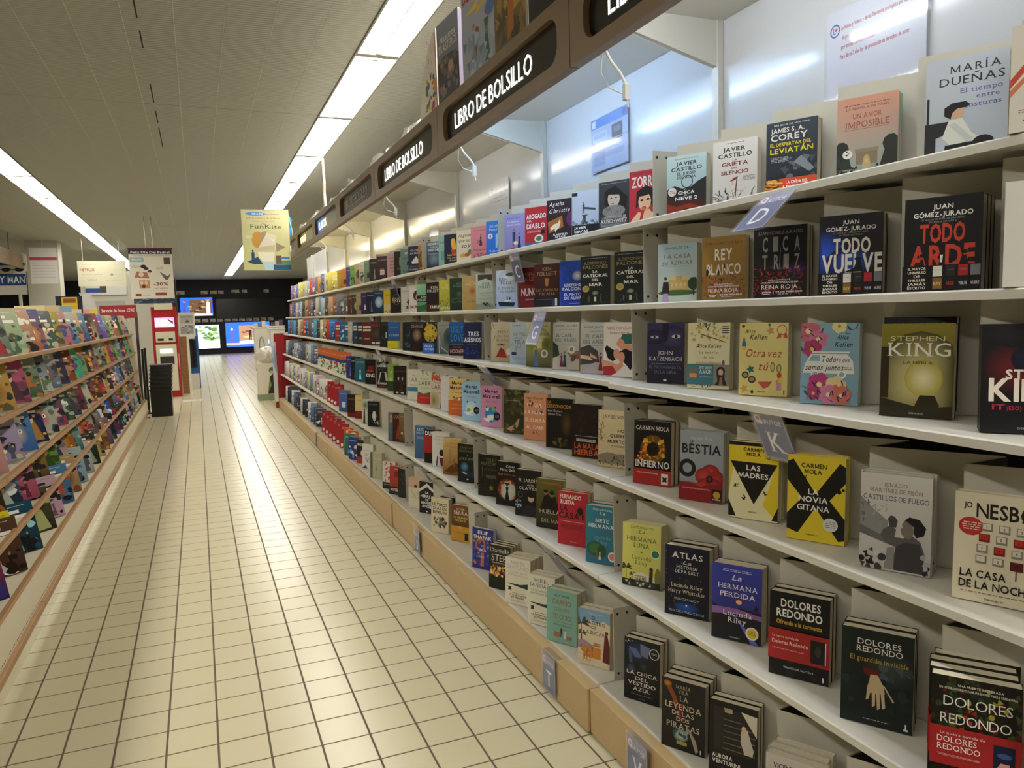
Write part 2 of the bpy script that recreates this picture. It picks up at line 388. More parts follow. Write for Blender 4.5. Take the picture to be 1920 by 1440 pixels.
# recessed luminaires
DIF = mat('lit_diffuser', 'ffffff', .4, emit='fffaf0', es=CEIL_W)
FRM = mat('luminaire_frame', '8f8d84', .5)
lt = None
for si, (sx, off) in enumerate(STR):
    for k in range(-6, 16):
        y = 4.98+off+1.605*k
        if lt is None:
            lt = thing('ceiling_light', 'x', 'ceiling light', (sx, y, 3.0))
            m = MB()
            for a in (-HW, HW-.012): m.box(a, a+.012, 0, 1.605, -.012, .002)
            m.box(-HW, HW, 0, .03, -.006, .002); m.box(-HW, HW, 1.575, 1.605, -.006, .002); m.box(-.003, .003, .03, 1.575, -.004, -.001)
            obj('frame', m, FRM, lt)
            obj('diffuser', MB().box(-HW+.012, HW-.012, .03, 1.575, -.001, .0015), DIF, lt)
            m = MB()
            for yy in (.05, 1.54): m.box(-.02, .02, yy, yy+.02, -.012, -.002)
            obj('latch', m, FRM, lt); r = lt
        else:
            r = dup(lt); r.location = (sx, y, 3.0)
        r['group'] = 'ceiling lights in the left strip' if si == 0 else 'ceiling lights in the right strip'
        ps = f'{ordn(k+7)} from the near end' if k > -6 else 'nearest the entrance end'
        r['label'] = f"recessed ceiling light of the {'left strip over the magazine rack' if si == 0 else 'right strip beside the sign fascia'}, {ps}"
# ------------------------------------------------------------------ bookshelf bays on the right
J0, BAY = .744, 1.33
SHELF = [('top', 1.279, 1.620, .215), ('second', 1.241, 1.365, .23), ('third', 1.195, 1.123, .23), ('fourth', 1.163, .822, .232), ('fifth', 1.118, .516, .246), ('lowest', 1.111, .158, .238)]
BX = 1.595
TOOTH = [.172+.21*i for i in range(6)]
def tray_mb(xe, z, h, n=6, L=BAY, ox=0, oy=0):
    m = MB(); pts = []
    xa = xe+.1
    ys = [t+.035 for t in TOOTH]
    pts.append((xa+.118, ys[-1]+.012)); 
    for i in range(5, -1, -1):
        pts.append((xa, ys[i])); pts.append((xa+.118, ys[i]-.203))
    m.sheet([(a+ox, b+oy) for a, b in pts], z+.001, z+h-ox*.5)
    return m
def rrect(y0, y1, z0, z1, r, n=6):
    p = []
    for (cy_, cz, a0) in ((y1-r, z1-r, 0), (y0+r, z1-r, PI/2), (y0+r, z0+r, PI), (y1-r, z0+r, 1.5*PI)):
        for i in range(n+1): t = a0+PI/2*i/n; p.append((cy_+r*math.cos(t), cz+r*math.sin(t)))
    return p
SIGNS = ['LIBRO DE BOLSILLO', 'LIBRO DE BOLSILLO', 'LIBRO DE BOLSILLO', 'LIBRO DE BOLSILLO', 'CLASICOS', 'NOVEDAD', 'LIBROS', '', '']
TUBES = {0: ('tube_cool_a', 'eaf2ff', .9), 1: ('tube_cool', 'b4d4ff', 1.3), 4: ('tube_warm_a', 'fff0c8', .9), 5: ('tube_warm_b', 'fff0c0', 1.0), 6: ('tube_warm_c', 'fff6d8', .9), 2: ('tube_dim', 'f4f4f0', .45), 3: ('tube_dimmer', 'f4f0e4', .2)}  # dim pair: fill light added in the unlit third and fourth bays
BAYN = ['nearest', 'second', 'third', 'fourth', 'fifth', 'sixth', 'seventh', 'eighth', 'last short']
FZ0, FZ1, FX = 2.065, 2.28, 1.058
M_cache = {}
def cached(key, fn):
    if key not in M_cache: M_cache[key] = fn()
    return M_cache[key]
for k in range(9):
    J = J0+BAY*k; L = BAY if k < 8 else .666
    r = thing('shelving_bay', f'white stepped bookshelf bay with wooden plinth, {BAYN[k]} bay from the camera' if k < 8 else 'short white bookshelf bay beside the red end panel', 'shelving', (0, J, 0), 'white bookshelf bays along the right side')
    dx = [.008, 0, .006, -.003, .004, 0, .003, 0, 0][k]
    m = MB().box(1.071+dx, 1.111+dx, .002, L-.002, .006, .15); o = obj('plinth', m, WOOD, r, .002)
    obj('base_deck', MB().box(1.111, BX-.0235, .003, L-.003, .145, .158), WHITE, r, .002)
    for i, (nm, xe, z, h) in enumerate(SHELF):
        xe_ = xe-(.03 if (k == 0 and nm == 'third') else 0)
        if i < 5: obj('shelf', MB().prism([(xe_, z-.018), (xe_+.012, z-.018), (xe_+.014, z-.014), (BX-.0235, z-.014), (BX-.0235, z), (xe_+.003, z), (xe_, z-.003)], 'y', .002, L-.002), WHITE, r)
        if k < 7:
            obj('display_tray', cached(('t', i), lambda: tray_mb(xe, z, h).mesh('display_tray', TRAY)), None, r); obj('shaded_tray_back', cached(('u', i), lambda: tray_mb(xe, z, h, ox=.0025, oy=-.0025).mesh('shaded_tray_back', CHAR)), None, r)  # added dark sheet: bare tray back plus the shade of the hollow
        # end divider with screw holes
        m = MB().box(xe+.06, xe+.22, .002, .0045, z+.001, z+h)
        o = obj('end_divider', m, TRAY, r)
        hm = MB()
        for (hx, hz) in ((.075, .02), (.11, .02), (.075, h-.02), (.11, h-.02)):
            hm.prism([(xe+hx+.0045*math.cos(t*PI/4), z+hz+.0045*math.sin(t*PI/4)) for t in range(8)], 'y', .0012, .002)
        so = obj('screw_hole', hm, DARKIN, o); so['kind'] = 'stuff'
    obj('back_panel', MB().box(BX, BX+.012, .002, L-.002, 1.622, 2.245), BACKP, r)
    obj('lower_back_panel', MB().box(BX, BX+.012, .002, L-.002, .15, 1.606), CHAR, r)
    m = MB().box(BX-.022, BX-.002, -.016, .016, 0, 2.25)
    for q in range(40): m.box(BX-.0228, BX-.022, -.006, .006, .2+q*.05, .22+q*.05)
    obj('upright', m, WHITE, r)
    if k < 7:
        obj('canopy', MB().box(1.078, BX, .002, L-.002, 2.246, 2.258), WHITE, r)
        obj('bracket', MB().prism([(1.078, 2.246), (1.078, 2.224), (1.27, 2.181), (BX-.003, 2.1), (BX-.003, 2.246)], 'y', -.008, .008), WHITE, r, .002)
        # fascia with a rounded window for the sign
        outer = [(.002, FZ0), (L-.002, FZ0), (L-.002, FZ1), (.002, FZ1)]
        hole = rrect(.085, L-.085, FZ0+.035, FZ1-.04, .055)
        nO, nH = len(outer), len(hole); tri = tessellate_polygon([[Vector((p[0], p[1], 0)) for p in outer], [Vector((p[0], p[1], 0)) for p in hole]])
        m = MB(); al = outer+hole
        for xx in (FX, FX+.02): m.v += [(xx, p[0], p[1]) for p in al]
        nn = nO+nH
        for t_ in tri: m.f.append(tuple(t_)); m.f.append(tuple(nn+i for i in t_[::-1]))
        for i in range(nO): j = (i+1) % nO; m.f.append((i, j, nn+j, nn+i))
        for i in range(nH): j = (i+1) % nH; m.f.append((nO+i, nO+j, nn+nO+j, nn+nO+i))
        m.box(FX, 1.09, .002, L-.002, FZ0-.006, FZ0); m.box(FX+.02, 1.09, .002, L-.002, FZ1-.01, FZ1)
        fa = obj('fascia', m, FASC, r)
        obj('sign_panel', MB().box(FX+.0202, FX+.024, .06, L-.06, FZ0+.01, FZ1-.01), BLACK, fa)
        if k == 4: obj('blue_patch', MB().box(FX+.019, FX+.0202, .9, 1.2, FZ0+.045, FZ1-.05), mat('blue_patch', '1c5fa8', .4, emit='1c5fa8', es=.4), fa)
        if SIGNS[k]:
            hh = .066; wd = .82 if len(SIGNS[k]) > 10 else .42
            parts = [set_text(q, 'r', .09) for q in SIGNS[k].split()]; tw = sum(q[2] for q in parts)+.36*(len(parts)-1); x = 0
            for V, Fc, ww in parts:
                mb = MB(); mb.v = [(FX+.0185, 1.135-(p[0]+x)*wd/tw, FZ0+.074+p[1]*hh/.69) for p in V]; mb.f = Fc; x += ww+.36
                obj('lettering', mb, LETTER0 if k == 3 else LETTERY if k > 4 else LETTER, fa)
        if k in TUBES:
            n_, c_, s_ = TUBES[k]
            o = obj('light_tube', MB().tube([(1.115, .1, 2.215), (1.115, L-.1, 2.215)], .013), mat(n_, 'ffffff', .4, emit=c_, es=TUBE_W*s_*4), r)  # in the two unlit bays this glow is added fill
# red end panel of the run
e = thing('end_panel', 'dark red end panel closing the far end of the bookshelves', 'end panel', (1.3, 12.08, 0))
obj('board', MB().prism([(-.27, 0), (.31, 0), (.31, 1.13), (-.25, 1.13)], 'y', -.012, .012), RED, e, .002); obj('top_cap', MB().box(-.255, .31, -.016, .016, 1.13, 1.145), WHITE, e)
# ------------------------------------------------------------------ magazine rack on the left
RY0, RY1 = 1.2, 11.8
rk = thing('magazine_rack', 'long cream magazine rack with wooden rails and five sloping tiers of comics', 'magazine rack', (-1.0, 6.5, 0))
def robj(n, m, mt, bev=0, par=None):
    m.v = [(x+1.0, y-6.5, z) for x, y, z in m.v]; return obj(n, m, mt, par or rk, bev)
PERF = mat('perforated_sheet', 'd9d0b6', .5); nt = PERF.node_tree
robj('kick_panel', MB().box(-1.6, -.733, RY0, RY1, .0, .1), mat('polished_kick', 'd8cfae', .12, metal=.5))
for q in range(8):
    ya = RY0+q*1.325; robj('bumper_rail', MB().box(-.735, -.705, ya+.002, ya+1.323, .1, .131), WOODR, .004)
m = MB().box(-1.6, -.722, RY0, RY1, .131, .27); robj('base_box', m, PERF)
m = MB()
for q in range(330):
    y = 3.0+q*.022
    m.box(-.7222, -.7212, y, y+.0045, .141, .1465)
o = robj('perforations', m, DARKIN); o['kind'] = 'stuff'
TIER = [('lowest', -.74, .295), ('fourth', -.785, .45), ('third', -.805, .69), ('second', -.825, .945), ('top', -.845, 1.2)]
TIER = [('lowest', -.742, .275), ('fourth', -.80, .455), ('third', -.815, .69), ('second', -.83, .945), ('top', -.845, 1.2)]
for i, (nm, x, z) in enumerate(TIER):
    for q in range(8):
        ya = RY0+q*1.325; robj('rail', MB().box(x-.012, x+.012, ya+.0015, ya+1.3235, z-.016, z+.008), WOODR, .003)
    robj('sloping_shelf', MB().prism([(x-.012, z-.02), (x-.012, z-.012), (-1.3, z-.012-.02), (-1.3, z-.03)], 'y', RY0, RY1), CREAM)
robj('back_board', MB().prism([(-1.05, .27), (-1.07, .27), (-1.34, 1.44), (-1.32, 1.44)], 'y', RY0, RY1), CREAM)
m = MB().prism([(-.72, 0), (-.78, .3), (-.87, 1.34), (-.9, 1.46), (-1.35, 1.46), (-1.6, .3), (-1.6, 0)], 'y', RY1, RY1+.03); robj('end_upright', m, PERF)
m = MB().box(-.80, -.765, RY1+.005, RY1+.04, .27, 1.5); robj('end_post', m, mat('dark_post', '4a3a38', .5))
h = robj('header_board', MB().box(-1.22, -.77, RY1-.03, RY1-.01, 1.42, 1.60), RED, .006)
for txt, xx, ww, st in (('Servicio de fotos', .37, .66, 'b'), ('CEWE', .86, .2, 'i')):
    a = Art(.44, .16, 3); a.k = 2; a.text(txt, xx, .55, .26, hexc('f6efe2'), ww, st)
    o = obj('header_lettering', a.mesh('header_lettering', INKP), parent=h); o.location = (-.215, RY1-.0305-6.5, 1.42)
# ------------------------------------------------------------------ paperbacks facing the aisle: row, distance, look, print, options
TRIO = 'EL MAYOR,UNIVERSO,DE,THRILLER,JAMÁS,ESCRITO'
def gjband():
    s = 'B 0b0a0a'
    for i, t in enumerate(TRIO.split(',')): s += f';T {t},.19,{.84-i*.155:.3f},.1,efe8d8,{.24 if len(t) > 3 else .08}'
    for i, (x, c) in enumerate(((.46, 'e8e4da'), (.62, '2a2828'), (.78, 'b3242a'), (.93, '77797c'))):
        s += f';R {x-.06},.55,{x+.06},.97,{c};L {x-.05},{x+.05},.8,2,888'
    for i, (x, c, t, tc) in enumerate(((.46, '8a6426', 'REY', 'd9c28c'), (.62, '1a1614', 'ARDE', 'c23a22'), (.78, '10131c', 'VUELVE', 'ddd'), (.93, '141010', 'MUERE', 'd8c0bc'))):
        s += f';R {x-.06},.06,{x+.06},.5,{c};T {t},{x},.2,.12,{tc},.1'
    return s
RR = ';D 0,.02,.95,.3,150,.07,7c1f1c/9c2a22/5a1516/b0392c;T LLEGA A LA PANTALLA EL,.5,.235,.02,eee,.42;T LANZAMIENTO MÁS ESPERADO DE 2024,.5,.2,.02,eee,.7;T REINA ROJA,.5,.115,.062,efe3da,.68,r;T prime,.26,.062,.03,eee,.16;E .26,.048,.07,.004,eee;R .39,.04,.394,.09,eee;T 29 DE FEBRERO,.68,.065,.022,eee,.5;L .46,.7,.04,1,ccc'
KEYS = ''.join(f';R {x},{y},{x+.13},{y+.075},{c};R {x+.012},{y+.02},{x+.11},{y+.07},{c2};T {n},{x+.06},{y+.03},.022,333' for n, x, y, c, c2 in ((1, .33, .66, '8d8574', 'd8d0bc'), (2, .53, .655, '8d8574', 'd8d0bc'), (3, .73, .65, '8d8574', 'd8d0bc'), (4, .3, .56, '7a2018', 'b83224'), (5, .5, .555, '8d8574', 'd8d0bc'), (6, .7, .55, '7a2018', 'b83224'), (7, .28, .46, '8d8574', 'd8d0bc'), (8, .48, .455, '7a2018', 'b83224'), (9, .68, .45, '8d8574', 'd8d0bc'), (0, .47, .355, '8d8574', 'd8d0bc'), ('*', .27, .36, '8d8574', 'd8d0bc')))
LR = lambda t2, c, tw: f'L .2,.8,.945,2,{c};T La,.5,.85,.055,{c},.17,i;{t2};T Lucinda,.5,.43,.06,{tw},.52,s;T Riley,.5,.35,.06,{tw},.34,s'
FK = lambda c: f'T KEN,.55,.8,.05,{c},.3,s;T FOLLETT,.55,.72,.055,{c},.7,s'
BOOKS = [
# top shelf
('top', .924, 'thick cream paperback with red rays and a yellow disc', 'B d9d3c4;P c2452c,0,.5,.4,.85,.5,.85,0,.42;P d07a4a,0,.4,.3,.62,.36,.62,0,.33;R .35,.72,.95,.9,b0242a;O .45,.42,.3,.17,f2cf2a,e0b41c;T A LA,.35,.1,.05,b0242a,.4;L .1,.6,.2,2,8a5040', dict(n=3, t=.028)),
('top', 1.09, 'tall pale blue book with a woman in black hat and white blouse', 'B b9c2cc,c0c9d0;G 0,0,1,.4,9fa9b6,b9c2cc;T MARÍA,.6,.84,.072,2a2c3c,.62,s;T DUEÑAS,.56,.72,.08,2a2c3c,.78,s;T El tiempo,.68,.625,.052,5a6ab0,.5,s;T entre,.76,.555,.045,5a6ab0,.27,s;T costuras,.7,.475,.048,5a6ab0,.44,s;R .02,.05,.05,.62,2b2622;R 0,0,.14,.33,24262a;R 0,.33,.3,.36,24262a;P 24262a,.1,.35,.3,.33,.3,.24,.12,.2;E .4,.44,.085,.062,d8b090;P d8b090,.37,.42,.46,.42,.46,.35,.37,.35;P 17151a,.24,.5,.34,.54,.5,.54,.56,.5,.5,.48,.4,.48,.34,.44,.32,.38,.24,.42;P e4e4da,.3,.37,.46,.38,.58,.22,.72,.14,.7,.1,.52,.14,.34,.1,.22,.2;P cfd2cc,.3,.32,.38,.34,.6,.16,.52,.14;P 121317,.26,.12,.6,.13,.66,0,.24,0;E .72,.11,.13,.07,131418', dict(w=.138, h=.205, t=.036, ang=26)),
('top', 1.31, 'peach and teal paperback with a triumphal arch between dark trees', 'B 8fb0a8,d99a80;G 0,.45,1,.75,8fb0a0,e0b08c;G 0,.75,1,1,e0b08c,cf8d78;L .12,.88,.9,1,5a3c34;T LA NOVELA DE PARÍS,.5,.85,.026,5a3c34,.7,r;T UN AMOR,.5,.735,.062,a8543c,.48,s;T IMPOSIBLE,.5,.62,.078,a8543c,.72,s;R .12,.598,.85,.602,7a4a3a;P 2f3a34,0,.38,.2,.3,.26,.12,0,.1;P 2a302c,1,.42,.8,.32,.72,.12,1,.1;t .08,.2,.26,28322c;t .9,.2,.28,2a322c;R .33,.16,.68,.33,8c7c64;R .31,.31,.7,.355,9a8a70;O .505,.19,.06,.09,e0c890,b09a6c;R .44,.1,.57,.18,c8b07c;G .33,0,.68,.12,6a5a4c,8c7c64;N 0,.0,.36,.14,50,.02,.04,20201e/3a3430/5a4a40;N .66,.0,1,.14,50,.02,.04,20201e/3a3430/5a4a40;E .19,.3,.085,.055,f0ece0;P 1a1a1a,.13,.31,.18,.28,.25,.34,.18,.3;E .18,.335,.015,.01,1a1a1a', dict(t=.02, n=1)),
('top', 1.535, 'dark slate space novel with yellow title and orange bottom band', 'B 1d2530,39434f;N .3,.1,1,.5,26,.04,.1,2a333c/4a545c/6a747a/20262c;P 8a949c,.55,.42,.7,.5,.95,.3,.85,.26;T MÁS SELLER DEL NEW YORK,.5,.945,.02,ddd,.7;T JAMES S. A.,.42,.85,.06,f0ece4,.66;T COREY,.45,.74,.085,f0ece4,.72;T EL DESPERTAR DEL,.48,.66,.045,efe03a,.8;T LEVIATÁN,.5,.56,.07,f2e22a,.84;L .08,.45,.5,4,c0c4c8', dict(t=.03, band=(.0, .2, 'B d8522a;R 0,0,.28,1,5a3418;N 0,0,.28,1,24,.05,.12,e8902a/f0c040/a04818;T LEVIATÁN,.15,.7,.2,f4d070,.22;T LA CAÍDA DEL,.62,.6,.2,fff,.42;T LEVIATÁN,.64,.22,.26,fff,.56'))),
('top', 1.745, 'white thriller paperback with a red umbrella figure over dark grass', 'B d8d6d2,e6e3de;G 0,0,1,.3,2c2e30,b8b7b4;T JAVIER,.48,.83,.062,23262e,.5;T CASTILLO,.5,.735,.065,23262e,.76;T LA,.5,.68,.026,7a1c24,.1;T GRIETA,.5,.605,.058,7a1c24,.6;T DEL,.5,.555,.026,7a1c24,.14;T SILENCIO,.5,.475,.056,7a1c24,.62;L .3,.7,.95,1,555;P 9c2b26,.38,.36,.5,.42,.58,.43,.52,.38,.46,.37;P 5a4a44,.545,.43,.565,.43,.53,.12,.5,.12;H .46,.06,.3,e8dcd4,d8b090,e0d8d0;D .05,.02,.9,.2,40,.12,2a2c2e/4a4a48/1c1d1f;L .68,.95,.42,4,777', dict(t=.026)),
('top', 1.965, 'pale teal thriller with a dark ridge and fiery red lower half', 'B 9cc4cc,c4dce0;T ANTES FUE LA CHICA,.5,.93,.018,567,.6;T JAVIER,.5,.83,.062,23303a,.54;T CASTILLO,.5,.74,.062,23303a,.78;T EL JUEGO,.5,.67,.045,35454e,.46;T DEL ALMA,.5,.605,.045,35454e,.48;P 23262a,0,.44,.2,.5,.4,.44,.62,.46,.8,.54,1,.6,1,.2,0,.2;W .52,.55,.15,.13,23303a;P 4a1c18,0,.3,.3,.22,.7,.26,1,.22,1,.0,0,.0;P 8c2f1e,0,.2,.25,.14,.6,.18,.9,.1,1,.12,1,.0,0,.0;P 1c1413,.2,.04,.5,.1,.8,.03,1,.05,1,.0,0,.0,0,.06;E .14,.4,.11,.075,e8e4dc;L .06,.22,.41,3,8a4030;T LA,.48,.415,.02,fff,.06;T CHICA,.5,.345,.05,fff,.42;T DE,.49,.315,.018,fff,.06;T NIEVE 2,.5,.245,.055,fff,.56', dict(t=.03)),
('top', 2.18, 'red comic style paperback with a black bobbed woman', 'B c23442;T NOEMÍ CASQUET,.5,.93,.04,7a1c28,.7,r;T ZORRAS,.52,.7,.19,f4f0ea,.9;P 16131a,.22,.62,.5,.72,.85,.6,.98,.3,.78,.22,.62,.4,.4,.3,.3,.36,.2,.3;E .46,.42,.19,.17,f0c8a4;P 16131a,.25,.62,.5,.7,.7,.58,.5,.53,.28,.52;E .38,.45,.05,.02,1a1414;E .56,.46,.05,.02,1a1414;E .44,.3,.07,.035,c03a34;O .43,.29,.055,.04,e89858,c8602c;P f0c8a4,.2,.0,.9,.0,.86,.14,.66,.22,.6,.28,.45,.24,.4,.1;P f0c8a4,.0,.0,.3,.06,.36,.22,.28,.24,.1,.12', dict(t=.024)),
('top', 2.385, 'dark paperback with a pale face, black hair and grey scarf', 'B 2a2d33,3a3e46;L .08,.92,.95,1,bbb;P 15151a,.2,.8,.55,.9,.95,.66,.9,.4,.2,.4;E .5,.64,.2,.17,cfc0b2;P 15151a,.25,.82,.55,.9,.8,.7,.6,.72,.3,.74;E .42,.66,.03,.012,222;E .58,.66,.03,.012,222;E .47,.55,.04,.012,a05a54;E .5,.4,.38,.12,8c8c88;D .15,.3,.8,.46,30,.1,6a6c6c/a8a8a2/555;P 5c5f60,.05,.0,.95,.0,.9,.3,.1,.3;T EL FOTÓGRAFO DE,.55,.26,.045,e8e4da,.7,s;T AUSCHWITZ,.5,.165,.075,f2eee4,.88,s;L .05,.95,.13,2,aaa', dict(t=.025)),
('top', 2.59, 'pale blue photo paperback with a man on stacked chairs over navy base', 'B b4c4d8,c8d4e2;P 3a4048,.4,.32,.5,.32,.5,.48,.4,.48;R .33,.28,.58,.33,2c3238;R .36,.46,.56,.48,2c3238;H .42,.5,.26,4a5460,c0b0a0,333,0;P 4a5460,.45,.6,.85,.56,.85,.6,.46,.65;N 0,.26,1,.36,30,.03,.07,7c8a98/94a2b0/66707c;R 0,0,1,.27,12161f;T JAVIER,.3,.185,.05,fff,.44;T CERCAS,.33,.105,.05,fff,.5;T No callar,.3,.035,.035,c8503c,.36;R 0,.9,.2,.97,222', dict(t=.025)),
('top', 2.815, 'dark plum paperback with a cream horse on an orange patch', 'B 2a1a26;T Agatha,.4,.86,.085,f0ece6,.6,i;T Christie,.52,.7,.09,f0ece6,.82,i;E .95,.52,.16,.16,6a2a6a;P a8682c,.04,.5,.62,.62,.68,.36,.1,.24;P f0e0c0,.14,.36,.3,.44,.46,.46,.54,.55,.56,.46,.5,.34,.4,.3,.36,.24,.32,.34,.2,.3;T EL MISTERIO,.55,.17,.045,f0ece6,.56;T DE PALE,.55,.115,.045,f0ece6,.4;T HORSE,.6,.06,.045,f0ece6,.3', dict(t=.022)),
('top', 3.035, 'red paperback with bold white two line title and a round seal', 'B b8262e;T ABOGADO,.5,.72,.11,f4f0ea,.86;T DEL,.2,.65,.04,f4f0ea,.2;T DIABLO,.48,.48,.12,f4f0ea,.8;L .1,.8,.42,3,f0c8c0;E .62,.22,.2,.1,e8e0d0;E .62,.22,.13,.06,4a7a5a;X .8,.38,.14,6,151515;R 0,0,1,.13,2c6a8c', dict(t=.022)),
('top', 3.27, 'lilac paperback with two embracing figures', 'B 8f86bc,9a94c8;T Javier Jorcé,.42,.88,.04,4a4270,.6,i;T La magia,.38,.78,.05,e4e0f4,.5,i;T de su vida,.42,.7,.05,e4e0f4,.6,i;H .42,.16,.46,2a3a5a,d8b090,222,0;H .66,.08,.42,2a3050,e0b898,3a2a22;P b03a34,.2,.0,.4,.0,.46,.14,.28,.12;E .5,.24,.1,.05,e8d8b0', dict(t=.02, w=.135)),
('top', 3.51, 'bright blue paperback with pale crossed legs', 'B 1a6fd8,2a82e4;T Elísabet,.5,.82,.07,d6ecff,.6,s;T Benavent,.5,.73,.07,d6ecff,.66,s;E .22,.58,.13,.075,f0f4f8;E .22,.58,.05,.04,c03a3a;P a8cbe4,.5,.62,.6,.64,.62,.4,.58,.24,.5,.24;P bcd8ea,.6,.64,.7,.62,.74,.4,.84,.24,.7,.24;T Valeria al,.5,.13,.06,d6ecff,.7,s;T desnudo,.5,.05,.06,d6ecff,.62,s', dict(t=.025)),
('top', 3.735, 'salmon pink paperback with a figure on a chair', 'B d4808a,dc8e96;T Elísabet Benavent,.55,.86,.04,a84a58,.7,s;H .55,.42,.34,5a2a34,e0b09a,3a1a1a;D .4,.4,.65,.56,8,.16,3a2024/5a2a34;T Persiguiendo,.5,.28,.05,2a1418,.7,i;T a Silvia,.55,.08,.13,2a1418,.8,i', dict(t=.025)),
('top', 3.965, 'cream paperback with black brush title and small fruit', 'B e4dcc0;T Alguien,.5,.8,.09,1c1a18,.8,i;T que no,.45,.64,.09,1c1a18,.66,i;T soy,.55,.46,.13,1c1a18,.56,i;E .4,.22,.2,.06,d8a03a;E .62,.24,.15,.06,c8483a;E .78,.32,.12,.08,4a8a4a', dict(t=.025)),
('top', 4.19, 'navy paperback with a yellow and red dancer', 'B 1c1f40;E .55,.76,.14,.1,e8b83a;P e8b83a,.4,.72,.7,.72,.75,.5,.5,.48;P c8403a,.4,.5,.8,.48,.9,.36,.5,.34;T Martina,.5,.3,.07,f0d040,.66,s;T con vistas,.5,.22,.05,f0d040,.6,s;T al mar,.5,.13,.06,f0d040,.44,s', dict(t=.022)),
('top', 4.30, 'narrow mint green paperback wedged behind the navy dancer', 'B 8cbcae;L .1,.9,.8,4,2a4a44;R .2,.2,.8,.5,6aa090', dict(t=.02, w=.1)),
('top', 4.55, 'night blue paperback with a red figure in a glowing valley', 'B 1a2a3c,5a7488;O .5,.4,.5,.3,7a98a8,24384a;T OSCURIDAD,.5,.88,.075,eef2f4,.86;T BAJO LA,.5,.78,.05,dde4e8,.5;T NOCHE,.5,.66,.085,eef2f4,.72;L .1,.9,.58,2,ccd;H .5,.12,.24,7a1c24,caa,222;P 0e1a26,0,.0,1,.0,1,.12,.6,.06,.3,.08,0,.16', dict(t=.022)),
('top', 4.745, 'amber and black paperback with a glowing doorway', 'B 2a1c10,c88c3a;O .55,.5,.5,.35,e8b050,5a3414;T PUIG,.5,.85,.06,f0dcb0,.5;T CRIPTA,.5,.1,.08,e8b84a,.8', dict(t=.02)),
('top', 4.99, 'indigo paperback with a white paper boat', 'B 262640;T YO CON,.5,.8,.07,cfd0e0,.7;T LA MAR,.5,.7,.07,cfd0e0,.7;P e0dcd4,.25,.42,.6,.62,.75,.5,.85,.36,.3,.34;L .1,.9,.25,2,aab;T ROBERTO,.5,.1,.06,b8b8d0,.8', dict(t=.025)),
('top', 5.2, 'grey green paperback with thin white title', 'B 6c8c84;T UN,.5,.8,.08,e0ece8,.3;L .1,.9,.66,3,2a3a36;P 1e2a28,.5,.5,.8,.56,.9,.4,.5,.36;T ÚLTIMO,.5,.1,.06,223,.7', dict(t=.022)),
('top', 5.385, 'black paperback with a small golden bottle', 'B 14140f;E .5,.55,.08,.16,b08a30;E .5,.72,.05,.05,d8b850;L .2,.8,.34,5,8a7a4a', dict(t=.02)),
('top', 5.6, 'dusty pink paperback with red stacked words', 'B c8a0a4;L .15,.85,.85,3,7a2a34;T TODAS,.5,.66,.07,9a2c38,.6;T ESAS,.5,.52,.07,9a2c38,.5;T COSAS,.5,.38,.07,9a2c38,.6;T QUE,.5,.24,.07,9a2c38,.44', dict(t=.02)),
# second shelf
('second', .9, 'plain off white paperback at the right edge', 'B e0ddd2;T OSCURO,.6,.72,.07,555,.7;R .5,.2,.9,.5,8a8a86', dict(t=.028, n=3, back='10121e', dx=-.005)),
('second', 1.1, 'black paperback with huge red two line title', 'B 0d0b0b;G 0,.3,1,.8,140c0c,0d0b0b;T JUAN,.5,.87,.05,f0ece4,.26;T GÓMEZ-JURADO,.5,.79,.05,f0ece4,.76;T EL AUTOR DE THRILLER MÁS LEÍDO,.5,.755,.018,888,.54;T EN LENGUA ESPAÑOLA,.5,.725,.018,888,.36;T TODO,.5,.52,.19,c8412c,.58,h;T ARDE,.5,.25,.23,c8412c,.84,h;P 120f0f,.2,.24,.23,.34,.26,.34,.29,.24;P 120f0f,.46,.24,.48,.37,.52,.38,.56,.24;P 120f0f,.74,.24,.78,.36,.81,.37,.85,.24;E .24,.38,.03,.02,120f0f;E .5,.43,.035,.03,120f0f;E .8,.4,.03,.02,120f0f;P e8e4dc,.48,.3,.51,.3,.52,.38,.48,.38', dict(w=.13, t=.03, n=2, ang=22, band=(0, .27, gjband()))),
('second', 1.32, 'black paperback with huge white title over blue glow', 'B 0d0d12;O .08,.52,.4,.3,2a5ad8,0d0d14;O .5,.4,.4,.2,2450b8,0d0d14;T JUAN,.5,.88,.05,f0ece4,.26;T GÓMEZ-JURADO,.5,.8,.05,f0ece4,.78;T EL AUTOR DE THRILLER MÁS LEÍDO,.5,.765,.018,888,.54;T EN LENGUA ESPAÑOLA,.5,.735,.018,888,.36;T TODO,.52,.52,.18,e8e2d2,.58,h;T VUELVE,.52,.28,.22,e8e2d2,.94,h;P 0c0d12,.4,.28,.56,.33,.6,.42,.64,.44,.68,.38,.7,.28;E .62,.44,.06,.02,0c0d12', dict(w=.13, t=.03, n=1, ang=30, band=(0, .27, gjband()))),
('second', 1.535, 'black thriller with tall grey spaced letters over heaped red sticks', 'B 100e0d;O .85,.4,.3,.12,3a1c6a,100e0d;T JUAN GÓMEZ-JURADO,.5,.89,.042,8a867e,.84,r;'+';'.join(f'T {c},{x},.65,.2,8f8b84,.1' for c, x in (('C', .22), ('I', .42), ('C', .6), ('A', .82)))+';'+';'.join(f'T {c},{x},.4,.2,8f8b84,.1' for c, x in (('T', .22), ('R', .44), ('I', .62), ('Z', .82)))+';P d8d4cc,.505,.7,.512,.7,.505,.45,.498,.38'+RR.replace('.95,.3,', '.95,.4,'), dict(w=.128, t=.026, n=1)),
